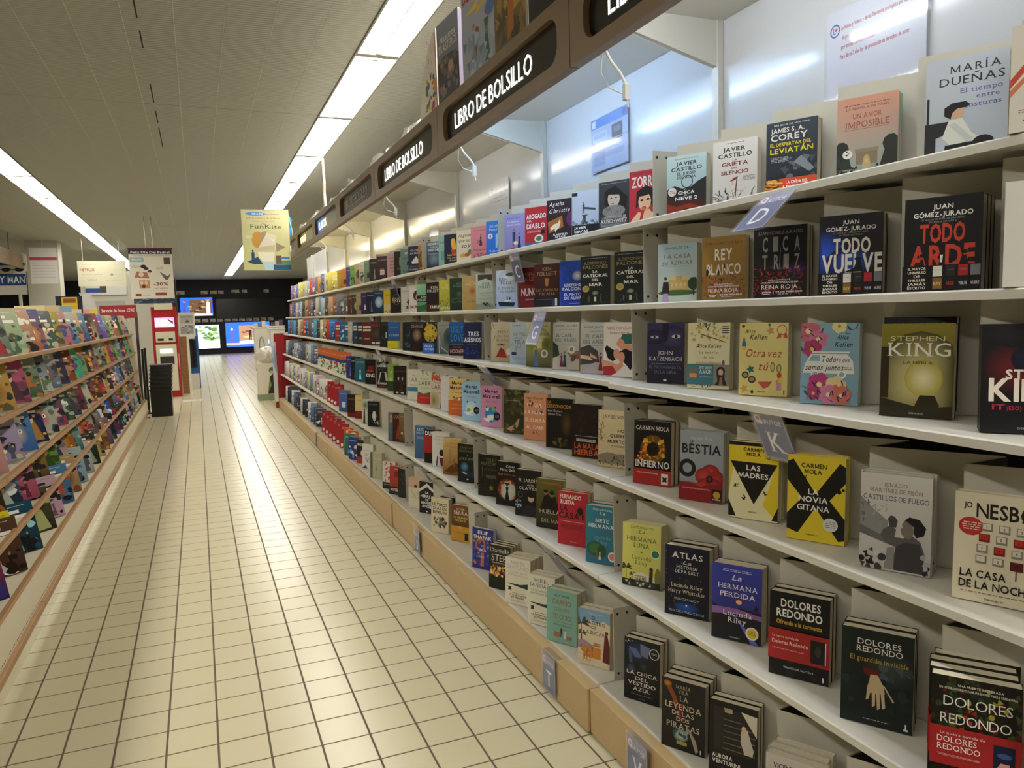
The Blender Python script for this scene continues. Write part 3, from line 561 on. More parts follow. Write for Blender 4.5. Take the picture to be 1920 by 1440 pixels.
('second', 1.745, 'golden brown thriller with white title over heaped red sticks', 'B 8a6a2c,a07c34;T JUAN GÓMEZ-JURADO,.5,.87,.045,6a4a18,.84,r;T REY,.5,.63,.17,f0ecd8,.4;T BLANCO,.5,.4,.16,ddd4c4,.78;P 14120f,.1,.38,.15,.38,.16,.46,.13,.5,.1,.46;P 14120f,.36,.38,.4,.38,.41,.45,.38,.49;P 14120f,.5,.5,.54,.5,.53,.56,.5,.55'+RR.replace('.95,.3,', '.95,.36,'), dict(t=.026)),
('second', 1.96, 'pale paperback with a woman facing a yellow mansion', 'B c8d2c4,aac4d0;G 0,.4,1,.7,e4dcae,c4d2cc;T ÁNGELES GIL,.5,.9,.04,4a6a78,.62,r;T LA CASA,.5,.74,.07,7a6a58,.7,s;T del AZÚCAR,.5,.63,.065,7a6a58,.8,s;R .15,.6,.85,.603,765;h .55,.17,.5,.2,cdb070,e0c88a;R .47,.36,.63,.44,c8aa68;E .5,.15,.5,.05,4a6a34;G 0,0,1,.12,4a8a34,8ab04a;t .92,.1,.3,2c4424;H .2,.0,.44,b4a4c8,d8b08c,241a14;P 2a2430,.1,.14,.3,.14,.28,.34,.14,.34', dict(t=.03)),
('second', 2.22, 'dark green black paperback with gold author name and seal, nearer of two alike', 'CAT', dict(t=.03)),
('second', 2.46, 'dark green black paperback with gold author name and seal, farther of two alike', 'CAT', dict(t=.03)),
('second', 2.625, 'royal blue paperback with a torn ripple pattern', 'B 14389c,1c48b4;D .0,.5,.9,.9,26,.2,0e2a7c/2a5ad0/3a6ae0;O .62,.66,.2,.12,e8e8e8,2a50a8;T ILDEFONSO,.5,.43,.06,f0f0f0,.74;T FALCONES,.5,.34,.065,f0f0f0,.84;T EL PINTOR,.5,.22,.06,e0e4f0,.72;T DE ALMAS,.5,.14,.06,e0e4f0,.7;L .3,.7,.05,1,ccd', dict(t=.03)),
('second', 2.865, 'dark maroon paperback with bronze lettering and shield', 'B 26100e,4a1a18;T KEN,.5,.84,.08,b89a70,.36,s;T FOLLETT,.5,.73,.085,b89a70,.8,s;P a8762c,.42,.66,.58,.66,.56,.5,.5,.46,.44,.5;T LAS TINIEBLAS,.5,.36,.06,b08458,.88,s;T Y EL ALBA,.5,.27,.06,b08458,.66,s', dict(t=.034, band=(0, .22, 'B 141820;L .08,.7,.8,4,8a94a4;R .84,.1,.92,.85,ddd;R .72,.1,.84,.85,2a3a54'))),
('second', 3.035, 'deep red paperback with white bold word', 'B 6a1416,7c1c1c;T KEN,.5,.78,.09,a88a78,.4,s;T FOLLETT,.5,.66,.1,a88a78,.88,s;T NUNCA,.55,.3,.18,f0eae4,.84;L .3,.9,.2,2,ddd', dict(t=.032)),
('second', 3.3, 'misty grey blue paperback with an ocean liner', 'B 9cb0cc,ccd4dc;O .6,.8,.5,.2,e0e4e4,b4c2d0;E .66,.88,.2,.05,5a5c60;T KEN,.35,.72,.08,3a4048,.4,s;T FOLLETT,.6,.63,.08,3a4048,.76,s;T EL INVIERNO,.5,.5,.06,5a6470,.8,s;T DEL MUNDO,.55,.41,.06,5a6470,.7,s;P 1c2430,.08,.18,.9,.14,.82,.04,.16,.06;R .4,.18,.7,.22,e4e4e0;R .5,.22,.55,.3,2a2a2e;R .62,.22,.67,.29,2a2a2e;G 0,0,1,.06,4a64a0,7c94c0', dict(t=.034)),
('second', 3.575, 'pale green paperback with people on a curved ridge', 'B 9aa894,ccd0b8;P 4a4238,.1,.98,.95,.96,.95,.75,.5,.86,.1,.8;T KEN,.5,.68,.07,5a6250,.36,s;T FOLLETT,.5,.59,.075,5a6250,.76,s;T LA CAÍDA,.5,.43,.05,8a9078,.6,s;T DE LOS,.5,.36,.045,8a9078,.4,s;T GIGANTES,.5,.27,.05,8a9078,.64,s;P 8a947c,0,.14,.5,.2,1,.12,1,0,0,0;N .4,.06,.9,.16,14,.03,.06,1c1e1a/2a2a24', dict(t=.034)),
('second', 3.79, 'tan paperback with a copper medallion', 'B b8924e,c8a86a;'+FK('e8d8b0')+';O .55,.55,.2,.12,a05a24,c89858;L .15,.9,.34,4,e0cc9c;T UNA COLUMNA,.5,.3,.045,8a5a24,.7,s;T DE FUEGO,.5,.22,.045,8a5a24,.6,s', dict(t=.034)),
('second', 4.0, 'forest green paperback with faint gilt circle', 'B 1c3024,26402e;'+FK('8a9a6a')+';O .55,.5,.2,.12,5a6a3c,24402c;T LOS PILARES,.5,.34,.05,7a8a5a,.8,s;T DE LA TIERRA,.5,.24,.05,7a8a5a,.8,s', dict(t=.034)),
('second', 4.2, 'yellow green paperback with black soldiers', 'B a8a83a,d0c848;'+FK('e8e4a0')+';D .1,.1,.8,.3,14,.2,1c1e10/2a2c14;T ALTO RIESGO,.5,.06,.07,f0f0e0,.86', dict(t=.03)),
('second', 4.46, 'dark brown paperback with an orange desert runway', 'B 241812;T KEN,.52,.78,.085,f0ece4,.44,s;T FOLLETT,.5,.66,.09,f0ece4,.88,s;G 0,.26,1,.52,6a3a1c,d8944a;R .1,.32,.9,.34,2a1810;E .3,.36,.05,.03,2a1810;R 0,.0,1,.26,4a1c14;T TRIPLE,.55,.1,.1,f4efe6,.66', dict(t=.026)),
('second', 4.68, 'green and black paperback with white author name', 'B 3a8a54,9ad0a4;R 0,.35,1,.6,10201a;T KEN,.5,.5,.07,e8efe8,.4,s;T FOLLETT,.5,.39,.075,e8efe8,.9,s;P 2a6a40,0,.0,1,.1,1,.3,0,.2', dict(t=.026)),
('second', 4.87, 'white paperback with a brown haired woman in profile', 'B e4dcd4;E .62,.62,.3,.2,4a2a1c;E .7,.56,.2,.15,d8a484;T MAR,.5,.14,.12,a83038,.8,h;L .1,.9,.94,1,888', dict(t=.026)),
('second', 5.08, 'light grey paperback with sketched birds', 'B d0ccc4;L .1,.9,.85,3,777;X .6,.4,.2,5,3a3a3c;X .5,.2,.14,4,5a3a3c', dict(t=.026)),
('second', 5.39, 'black paperback with gilt serpent ring', 'B 16110e;L .2,.8,.9,1,a99;W .5,.55,.3,.27,8a6a34;T JULIO,.5,.54,.08,e8e0d0,.66,s;T CÉSAR,.5,.43,.08,e8e0d0,.7,s', dict(t=.034)),
('second', 5.6, 'yellow paperback with pale lower half', 'B d8c890;R 0,.4,1,1,d8b83a;L .1,.9,.8,5,6a5a1c;N .1,.02,.9,.14,14,.03,.06,2a2a1c', dict(t=.026)),
# third shelf
('third', .9, 'black paperback with white brush title and red blue swirl', 'B 0e0d0f;O .34,.6,.34,.24,6a1620,0f0d10;O .5,.68,.18,.12,14204a,100e12;P 5a161c,.26,.66,.36,.5,.6,.36,.9,.26,.95,.3,.6,.46,.42,.56;O .5,.9,.5,.12,1c1c1e,0e0d0f;T STEPHEN,.62,.5,.085,efe6d4,.7,h;T KING,.52,.3,.2,f2e8d4,.86,h;T IT,.2,.215,.05,a82a44,.14;T (ESO),.37,.215,.035,a82a44,.16;T DEBOLSILLO,.55,.04,.018,999,.28', dict(w=.13, t=.04, n=1, ang=40, dx=-.008)),
('third', 1.11, 'olive yellow misty paperback with a dim car and white serif name', 'B 1c180a,8f832a;O .55,.42,.6,.5,e8dc9a,4a420e;O .6,.42,.26,.2,f4ecc0,b8a83c;G 0,.9,1,1,a89c3c,c0b452;P 2a250c,0,.0,1,.0,1,.14,.6,.1,0,.2;P 2c270e,.5,.14,.56,.24,.76,.24,.82,.14,.84,.06,.48,.06;R .0,.2,.12,.75,2a2408;T STEPHEN,.5,.815,.05,e4d8a0,.74,t;T KING,.52,.655,.14,f4f0e0,.86,s;T LA NIEBLA,.52,.57,.03,4a4418,.4,r;T DEBOLSILLO,.52,.035,.016,bbb,.2', dict(w=.13, t=.028, ang=24, n=1, nb='11131f', nup=.012)),
('third', 1.325, 'teal blue paperback with a white camper van among painted flowers', 'B 7fa4b4,8ab0bc;F .12,.9,.2,c86a7a,f0e0b0;F .3,.8,.16,d07898,e8d8a0;F .2,.68,.16,b0406a,f0c850;D .0,.62,.45,.95,16,.08,28344c/1f3a3a;F .66,.96,.12,e8dca0,b8903a;D .82,.84,.95,.96,6,.1,28345c;T Alice,.72,.8,.05,1f2a44,.2,i;T Kellen,.74,.71,.06,1f2a44,.3,i;P e8e4dc,.04,.38,.08,.5,.18,.62,.8,.62,.9,.54,.93,.38;R .2,.63,.84,.65,e8e4dc;P 8ab0bc,.14,.53,.2,.6,.34,.6,.34,.53;E .26,.37,.075,.05,f0ece4;E .26,.37,.045,.03,8ab0bc;E .72,.37,.075,.05,f0ece4;E .72,.37,.045,.03,8ab0bc;T Todo,.5,.52,.075,1c2038,.24,i;T lo que,.74,.53,.04,1c2038,.22,i;T somos juntos,.42,.42,.07,1c2038,.66,i;L .74,.9,.45,2,1c2038;F .34,.24,.2,b8407a,e8d0a0;F .62,.22,.18,e0c890,d87a4a;F .5,.12,.17,d080a0,e8d8b0;F .72,.12,.16,d07060,e8d8a0;F .24,.13,.12,a8406a,e0b070;D .05,.02,.85,.24,30,.09,22305a/2c3c3a/34285c', dict(t=.024)),
('third', 1.535, 'yellow paperback with beach things and red brush title', 'B d9c97c,e0d28a;X .64,.89,.09,5,c8945a;P c25a4a,.76,.78,.86,.8,.86,.86,.8,.84;P c25a4a,.9,.8,.99,.79,.96,.87,.91,.85;W .87,.9,.1,.085,b8584a;E .08,.955,.035,.02,46563c;E .62,.97,.03,.02,3a7a6a;T Alice,.22,.86,.05,23201c,.22,i;T Kellen,.4,.77,.07,23201c,.36,i;E .1,.7,.045,.06,2a6aa8;E .1,.65,.045,.03,e0b83a;E .1,.77,.02,.02,c23a2a;T Otra vez,.52,.53,.11,b5513e,.74,i;T tú,.52,.35,.11,b5513e,.2,i;X .25,.36,.09,5,2f6a6a;E .7,.4,.045,.07,8a7a3a;E .7,.4,.03,.05,c8b870;E .83,.38,.05,.06,8a7a3a;E .83,.38,.03,.04,c8b870;E .14,.28,.075,.05,3a2f24;E .14,.28,.05,.03,a08a60;E .28,.22,.08,.05,3a2f24;E .28,.22,.055,.03,a08a60;P c25044,.4,.19,.7,.2,.6,.12,.52,.1;R .78,.08,.88,.18,c08a94;E .82,.2,.05,.03,c08a94;E .86,.23,.05,.05,d8b83a;E .84,.29,.045,.04,c2483a;X .12,.09,.1,5,c8a04a;E .29,.05,.03,.025,4a4038;L .4,.6,.05,1,333;R .93,.03,.95,.09,222', dict(t=.022)),
('third', 1.75, 'cream paperback with mimosa sprigs and a teal paper band', 'B e2d9b0;D .24,.84,.7,.98,22,.12,3c5238/54683c;N .05,.7,.95,.95,26,.03,.05,c8a84a/b8923a/d8c070;P 7a6a3c,.3,.82,.9,.7,.92,.71,.32,.835;R .82,.84,.97,.855,333;R .82,.87,.97,.885,333;R .82,.9,.97,.915,333;R .82,.93,.97,.945,333;T Alice Kellen,.5,.62,.06,23201c,.6,i;T La teoría,.5,.53,.042,a08a7a,.44,s;T de los,.5,.455,.04,a08a7a,.26,s;T archipiélagos,.5,.375,.04,a08a7a,.6,s;E .86,.39,.03,.05,6a4a8a;D .2,.0,.6,.06,12,.08,3a4a34', dict(t=.022, band=(.06, .37, 'B 3f7480;R .64,0,1,1,8a8578;R .05,.3,.25,.84,6a6a64;R .07,.34,.24,.55,d8923a;T SI TE GUSTÓ,.45,.78,.11,d8e4e4,.3;T AMOR,.45,.55,.2,f0f4f0,.3,s;L .31,.6,.4,3,d0dcdc;E .81,.7,.1,.2,2a201c;E .81,.64,.055,.15,c8a890;P 2a201c,.7,.7,.74,.2,.66,.0,.96,.0,.9,.3,.9,.7,.86,.5,.76,.5;P 8a7060,.77,.0,.86,.0,.84,.4,.79,.4'))),
('third', 1.955, 'dark indigo paperback with two staring eyes', 'B 14121e,3a345c;O .7,.75,.4,.2,4a4470,241f38;O .2,.76,.3,.12,3a3460,1c1830;P 1a1628,.4,.98,.6,.98,.55,.7,.45,.68;E .2,.76,.11,.022,cfc8d0;E .2,.76,.03,.022,1a1a24;E .78,.77,.12,.03,cfc8d0;E .78,.77,.04,.03,1a1a24;T JOHN,.5,.47,.06,dcd8d4,.4,s;T KATZENBACH,.5,.37,.065,dcd8d4,.88,s;L .12,.88,.32,1,888;T EL PSICOANALISTA,.5,.24,.05,6e6c78,.86,r;T EN LA MIRA,.5,.16,.05,6e6c78,.6,r;E .5,.05,.05,.02,d8d4cc', dict(t=.026)),
('third', 2.22, 'white paperback with swirling black hair, red and green shapes', 'B e6e0d6;T MIEKO KAWAKAMI,.5,.87,.045,a83c3c,.78,s;T Pechos y huevos,.5,.79,.04,a83c3c,.6,s;P 2c6a64,.5,.66,.6,.78,.95,.8,.97,.6,.7,.6;P dc9a7c,.4,.6,.5,.72,.62,.68,.68,.6,1,.58,1,.4,.6,.48;P 12131a,.04,.52,.1,.58,.3,.5,.5,.46,.7,.52,.92,.46,1,.3,.86,.12,.76,.2,.5,.36,.3,.28,.14,.34;E .42,.42,.1,.1,dc9a7c;E .58,.36,.1,.1,dc9a7c;P dc9a7c,.0,.3,.2,.28,.45,.22,.6,.3,.64,.2,.4,.06,.2,.1,0,.1;P a8282e,.0,.18,.3,.2,.42,.08,.26,.02,0,.02;R .95,.02,.97,.1,222', dict(t=.026)),
('third', 2.385, 'misty street paperback with one woman in a red coat', 'B a8a49c,c8ccc8;T ANNE JACOBS,.5,.88,.045,5a6a74,.8,s;L .3,.9,.82,1,678;T EL CAFÉ,.5,.69,.07,5a5a5c,.64,s;T DEL ÁNGEL,.5,.59,.065,5a5a5c,.8,s;L .3,.9,.54,1,777;P 4a4444,.0,.5,.3,.56,.6,.44,.66,.22,0,.16;P d8b890,.0,.36,.3,.34,.44,.26,.3,.26,0,.3;P d0a088,.34,.4,.56,.32,.58,.28,.34,.32;P b8aeb0,.0,.0,1,.0,1,.2,.5,.22;H .7,.06,.36,8a2420,c8a088,2a1a14', dict(t=.026)),
('third', 2.61, 'misty street paperback with two women and round white seal', 'B b8b0a0,ccd0c8;T ANNE JACOBS,.5,.9,.045,5a6a74,.8,s;L .2,.8,.84,1,678;T EL CAFÉ,.42,.69,.07,5a5a5c,.6,s;T DEL ÁNGEL,.5,.59,.065,5a5a5c,.82,s;L .1,.7,.54,1,777;P 3c4834,.0,.6,.2,.5,.26,.3,.0,.24;P 8a7a64,.55,.36,.8,.4,1,.4,1,.24,.7,.24;N .7,.2,1,.34,16,.04,.08,7a3a30/4a4a44/8a5a48;E .72,.42,.13,.085,e4dfd0;E .72,.43,.07,.045,8a8a7c;H .34,.06,.3,6a2a34,c8a088,2a1a14;H .46,.06,.33,2a3a4c,c8a088,2a1a14', dict(t=.026)),
('third', 2.865, 'green gold paperback with a woman in blue dress before a mansion', 'B 4a4a14,d0c890;O .5,.6,.5,.3,f0e8b8,8a8a3c;T ANNE JACOBS,.5,.89,.045,4a5438,.8,s;T LA MANSIÓN,.5,.7,.06,4a5038,.86,s;T Tiempos gloriosos,.5,.63,.03,4a5038,.5,i;h .45,.42,.4,.12,e4dca8,d8cf98;O .2,.5,.2,.14,6a7a2c,8a8a3c;O .85,.5,.2,.16,5a6a24,8a8a3c;G 0,0,1,.36,2c3010,8a8430;H .42,.02,.46,4a6a9c,d8b08c,2a1c14;E .76,.3,.15,.09,eee8d8;E .76,.3,.08,.05,8a8a80', dict(t=.028)),
('third', 3.04, 'grey blue snowy paperback partly hidden at its right', 'B a8b4c0,c0ccd8;T ANNE,.3,.9,.04,5a6a78,.4,s;T LA VILLA,.5,.68,.07,5a6a78,.66,s;T DE LAS,.4,.6,.04,5a6a78,.3,s;T TELAS,.5,.48,.08,5a6a78,.6,s;D .0,.3,.5,.5,14,.14,6a7884/8a98a4;R .08,.2,.3,.28,2a3444;L .1,.8,.14,3,68a', dict(t=.026)),
('third', 3.27, 'beige paperback with a woman in a red ball dress', 'B a89a74,d8ccb0;D 0,.5,.3,.9,14,.14,6a5a44/8a7a5c;L .2,.8,.92,1,876;T LAS,.6,.83,.035,6a5a4a,.2,s;T HIJAS,.6,.73,.065,6a5a4a,.5,s;T DE LA VILLA,.6,.62,.05,6a5a4a,.56,s;T DE LAS TELAS,.6,.52,.05,6a5a4a,.62,s;h .5,.36,.4,.06,c0b490,3a3a34;P 9c2a1c,.25,.12,.8,.1,.66,.3,.5,.36,.42,.3;E .54,.4,.05,.04,d8b08c;E .54,.43,.05,.03,2a1a12;G 0,0,1,.1,6a5438,a08858;E .88,.26,.13,.09,e8dccc', dict(t=.026)),
('third', 3.49, 'tan and green paperback with a woman in a long ochre coat', 'B a08a54,8cb0c4;O .2,.45,.3,.25,5a6a3a,a8b08c;T REGRESO A LA,.6,.85,.04,7a8a94,.7,s;T VILLA,.6,.7,.06,8a9aa4,.5,s;T TELAS,.62,.58,.06,8a9aa4,.5,s;H .72,.04,.6,a8742c,c8a088,3a2a1c', dict(t=.026)),
('third', 3.665, 'navy paperback with white condensed title', 'B 141838,1c2450;T TRES,.55,.62,.12,e8e8f0,.6,h;T ASESINOS,.5,.46,.12,e8e8f0,.9,h;R .2,.38,.8,.385,99a;N 0,.0,1,.3,20,.05,.1,1c2c5c/243a74', dict(t=.026)),
('third', 3.9, 'deep blue paperback with big two word turquoise title', 'B 10182c,1c64b0;G 0,.34,1,.5,0e3a78,1c64b0;T UGLY,.5,.68,.2,3a8ad0,.76;T LOVE,.5,.42,.2,3a8ad0,.8;R .05,.33,.95,.336,dde;R 0,.0,1,.33,1a1018;T COLLEEN,.5,.22,.06,8a5a54,.6;T HOOVER,.5,.07,.11,d8a8a0,.86', dict(t=.026)),
('third', 4.12, 'grey teal paperback with a winding pale track', 'B 4c5c58,a8aca4;L .1,.8,.9,2,566;P c8ccc4,.12,.0,.16,.0,.14,.5,.3,.2,.7,.05,.66,.04,.26,.18,.12,.6;O .7,.5,.3,.3,2a3c38,566a64', dict(t=.026)),
('third', 4.41, 'black paperback with a gold blot and blue paper band', 'B 14120e;O .5,.64,.46,.3,d8b83a,c8a834;N .1,.4,.9,.95,16,.05,.1,14120e/c8a834;T ESCRITO,.5,.44,.09,2a2410,.86,r;T EN EL,.5,.34,.06,2a2410,.4,r', dict(t=.026, band=(0, .32, 'B 2f6fc8;T PAULA,.4,.6,.2,e0ecff,.5;T HAWKINS,.45,.3,.2,e0ecff,.7;R .75,0,1,1,1c2c40'))),
('third', 4.71, 'near black paperback with a red haired pale face', 'B 14100e;T JEAN-CHRISTOPHE,.5,.92,.04,7a5a44,.8,s;T GRANGÉ,.5,.8,.09,c8a888,.86,s;O .5,.55,.36,.24,b0866c,1c1410;E .42,.58,.05,.015,2a1a14;E .62,.58,.05,.015,2a1a14;N .1,.05,.9,.3,10,.05,.1,2a1612/3a1c16', dict(t=.03)),
('third', 4.9, 'black paperback with pale blue streaks', 'B 0f1416;D .3,.4,.8,.8,14,.2,4a6a7a/7a9aa8;T LA LEY,.5,.2,.08,6a7c84,.7;T DEL,.5,.1,.07,6a7c84,.4', dict(t=.03)),
('third', 5.32, 'blue paperback with red horizon and yellow paper band', 'B 24486c,2c64a8;T EL TATUADOR,.5,.46,.075,a8c4e0,.86;L .1,.9,.8,3,7aa;G 0,.28,1,.44,8a2a20,34507c', dict(t=.026, band=(0, .28, 'B d8cc1c;L .1,.7,.6,3,8a8010;R .8,0,1,1,c0b060'))),
('third', 5.58, 'dark paperback with a green white lamp post', 'B 15181a;L .1,.9,.9,3,6a6a3a;R .5,.35,.6,.6,b4c8c0;N 0,.1,1,.4,14,.05,.1,24342c/3a4a44', dict(t=.026)),
('third', 5.9, 'brown paperback with bold red heading', 'B 3a2c1e;R 0,.75,1,1,4a2018;T NOCHE,.5,.8,.1,b8342a,.86;O .5,.5,.4,.2,5a4a34,3a2c1e;R .1,.06,.4,.14,ddd;R .5,.06,.9,.14,ddd', dict(t=.03)),
# fourth shelf
('fourth', .92, 'cream paperback with a phone keypad and red oval seal', 'B dcd2b4;T JO,.16,.86,.05,1c1a18,.1;T NESBØ,.6,.78,.13,1c1a18,.68;E .2,.69,.15,.085,b5352a;L .09,.32,.72,4,efd8c8'+KEYS+';R .67,.34,.82,.42,5a1c16;O .745,.385,.05,.03,2a1412,6a2018;R .735,.25,.75,.34,4a1a14;T LA CASA,.36,.225,.07,1c1a18,.54;T DE LA NOCHE,.5,.125,.07,1c1a18,.84;L .1,.9,.085,1,876;T DEBOLSILLO,.5,.03,.016,444,.22', dict(w=.128, t=.028, ang=25, dx=-.015)),
('fourth', 1.125, 'black and white photo paperback with a man drinking, bluish serif title', 'B b8b6b0,d8d4ca;G 0,.3,1,.7,9a9894,d0ccc4;T IGNACIO,.5,.87,.04,8a5a52,.32,s;T MARTÍNEZ DE PISÓN,.5,.81,.042,8a5a52,.74,s;T CASTILLOS DE FUEGO,.5,.725,.052,4a4c56,.92,s;P 8c8a86,.0,.75,.2,.62,.4,.52,.4,.3,0,.4;D .02,.45,.38,.7,24,.06,6a6866/a8a6a0;P 6a6866,.0,.45,.4,.34,.4,.28,0,.36;P 5c5a58,.3,.36,.33,.42,.44,.48,.52,.44,.5,.36,.62,.36,.74,.4,.86,.34,.92,.22,.9,.02,.46,.02,.52,.26,.4,.28;P 403e3d,.52,.26,.64,.32,.84,.32,.9,.2,.9,.02,.5,.02;P 8a8783,.4,.24,.5,.26,.5,.02,.36,.02;P 7c7167,.6,.4,.58,.45,.61,.47,.6,.5,.64,.55,.74,.55,.76,.42,.72,.36,.64,.37;P 1c1b1b,.64,.55,.7,.585,.84,.57,.93,.49,.9,.41,.8,.38,.76,.43,.76,.49,.7,.52;P 4c4744,.43,.46,.4,.54,.44,.58,.5,.57,.54,.53,.52,.46;N 0,0,.36,.2,20,.04,.08,1a1a1a/3a3938/c8c6c0;N .86,0,1,.2,8,.04,.06,2a2a2a/aaa', dict(w=.128, t=.024, n=2)),
('fourth', 1.33, 'yellow paperback crossed by a big black painted X', 'B e0c832;P 17150f,0,.92,.1,.95,.5,.56,.9,.94,1,.9,1,.72,.74,.5,1,.3,1,.06,.9,.04,.5,.4,.2,.08,0,.12,0,.3,.26,.5,0,.7;N .02,.6,.3,.8,8,.03,.05,17150f;N .7,.6,.98,.8,8,.03,.05,17150f;T CARMEN,.46,.86,.052,17150f,.44;T MOLA,.45,.79,.052,17150f,.3;D .25,.7,.32,.74,5,.06,17150f;T LA,.46,.55,.062,f0ece0,.18;T NOVIA,.46,.46,.065,f0ece0,.5;T GITANA,.46,.36,.065,f0ece0,.56;E .76,.22,.13,.08,d8d4d0;L .67,.85,.25,4,777;T DEBOLSILLO,.45,.07,.014,554,.2', dict(t=.03, n=1)),
('fourth', 1.535, 'yellow and white paperback with a black triangle and flies', 'B e6dfae;R 0,.72,1,1,e2c92e;P e2c92e,0,.72,.1,.72,.0,.3;P e2c92e,1,.72,.95,.72,.7,.2,.95,.04,1,.2;R 0,.955,1,1,17150f;P 17150f,.03,.745,.98,.74,.52,.2;P 17150f,0,.24,.16,.02,0,.02;P 17150f,1,.2,.88,.02,1,.02;T CARMEN,.5,.885,.045,17150f,.42;T MOLA,.5,.825,.045,17150f,.28;T LAS,.5,.64,.065,f0ece0,.28;T MADRES,.5,.54,.065,f0ece0,.6;D .1,.38,.16,.42,5,.06,17150f;D .28,.24,.34,.27,5,.07,17150f;D .72,.32,.77,.36,5,.06,17150f;D .78,.79,.83,.82,5,.07,17150f;T DEBOLSILLO,.5,.09,.014,554,.18', dict(t=.03, n=1)),
('fourth', 1.745, 'grey paperback with a great red flower and black letters', 'B 8c949c,9aa2a8;T Carmen Mola,.5,.88,.045,c8ccd0,.5,i;T BESTIA,.5,.68,.13,17171b,.9;T LA,.28,.83,.04,17171b,.08;W .18,.46,.2,.11,1c1a1a;O .72,.44,.2,.1,c23a34,8a2420;O .56,.36,.2,.12,c8443c,96282a;O .86,.34,.18,.12,b8342e,8a2420;O .62,.24,.2,.1,c23a34,8a2420;O .8,.24,.2,.1,b83430,7c2020;E .7,.33,.08,.05,2a1412;E .7,.33,.04,.025,5a4a2c', dict(t=.026, n=1, band=(0, .26, 'B 8c1f22;L .08,.72,.7,4,e8c8b8;R .76,.1,.98,.75,1c1410;E .87,.45,.08,.2,c89a2c;T EL INFIERNO,.87,.16,.08,eee,.18;P b8342e,.3,1,.5,.8,.7,1'))),
('fourth', 1.985, 'black paperback with a fiery gold ring and red paper band', 'B 120e0c;W .52,.56,.34,.17,6a4a12;N .22,.4,.82,.74,60,.03,.07,d8a024/f0cc4a/a86a14/e87a1c/7a4a10;E .52,.56,.17,.11,120e0c;N .1,.36,.3,.5,12,.03,.06,b8541c/e88a2c;T CARMEN MOLA,.5,.855,.065,f0ece4,.9,s;T EL,.24,.375,.025,eee,.06;T INFIERNO,.5,.27,.105,f4f0e8,.92,s', dict(t=.03, n=1, band=(0, .24, 'B a82a28;L .08,.68,.78,4,f0d8cc;R .76,.1,.94,.8,e8e0d4;X .85,.42,.09,4,17150f;L .78,.92,.74,1,555'))),
('fourth', 2.21, 'sand coloured paperback with palm leaves and a tiny battle', 'B c8b488,dccba4;T JAVIER MORO,.56,.86,.06,2a2018,.84,s;D .0,.42,.2,.7,24,.2,7a7a3a/a8742c/5a6a34/b88a3c;T NOS,.76,.62,.055,2a2018,.28;T QUIEREN,.66,.53,.055,2a2018,.56;T MUERTOS,.62,.43,.055,2a2018,.62;L .4,.9,.38,2,654;P 8a8068,.0,.2,.3,.26,.6,.24,1,.26,1,.06,0,.06;N .05,.04,.95,.2,40,.02,.04,5a4a3c/3a342c/8a5a44/6a6a6c', dict(t=.026)),
('fourth', 2.4, 'dark brown paperback with orange block title', 'B 1c100c;N .1,.5,.9,.95,24,.05,.12,2a140c/34180e/24120c;L .1,.9,.4,1,ccc;R .15,.3,.8,.35,c8c4bc;T AGUSTÍN MARTÍNEZ,.48,.31,.035,1c100c,.6;T LA MALA,.5,.17,.1,c8581c,.84,h;T HIERBA,.5,.05,.1,c8581c,.84,h', dict(t=.026)),
('fourth', 2.62, 'black paperback with a dim amber face and yellow title', 'B 0f0e0a;O .78,.5,.22,.3,5a4018,14110a;N .3,.04,.8,.2,20,.04,.08,4a3a14/6a5420/2a2210;T LA,.12,.9,.055,c88a24,.14;T DESCONOCIDA,.5,.81,.07,c88a24,.92;T Rosa Montero,.34,.73,.045,d0c8b8,.56,s;T Olivier Truc,.32,.66,.045,d0c8b8,.5,s', dict(t=.022)),
('fourth', 2.835, 'salmon paperback with white lettering and dark little leaves', 'B d08a62,da9a74;D .35,.1,.65,.14,8,.1,4a2a24;T María Martínez,.45,.88,.055,3a1c18,.76,i;T LO QUE,.45,.72,.075,f6ece0,.62,r;T LA NIEVE,.45,.56,.075,f6ece0,.8,r;T SUSURRA,.48,.39,.075,f6ece0,.84,r;T AL CAER,.48,.24,.075,f6ece0,.74,r;N .2,.6,.8,.9,9,.03,.06,5a2c24/6a3a2c', dict(t=.024)),
('fourth', 3.06, 'mossy green brown paperback with a leaping hare shape', 'B 3a3a1c,2a2416;N 0,.4,1,1,50,.05,.12,4a4a24/5a5430/3a2c1c/6a6a34;L .1,.8,.75,1,ccb;T NOCHES,.5,.5,.1,5a4a34,.7;P b89a74,.1,.1,.5,.2,.7,.36,.74,.34,.66,.16,.4,.04;N 0,0,1,.2,20,.04,.08,6a5a34/4a5024', dict(t=.026)),
('fourth', 3.345, 'pink paperback with a globe, an aeroplane and black author name', 'MMc98fb0,E ya te quedas,3a8ac0', dict(t=.024)),
('fourth', 3.62, 'light blue paperback with a pale plane wing and black author name', 'MM9cc4e0,A qué estás,bfdff0', dict(t=.024)),
('fourth', 3.84, 'yellow paperback with orange dunes and black author name', 'MMe0c070,Y ahora qué,d06a24', dict(t=.024, band=(0, .4, 'B d0692a;L .1,.9,.7,1,f4d8b8;L .1,.9,.45,3,f4d8b8'))),
('fourth', 3.985, 'white paperback with blue dotted flowers down the edge', 'B dcd8d8;N .5,.1,1,.95,36,.04,.09,5a6ab0/8a94c8/b8405a/2a2a3a', dict(t=.02)),
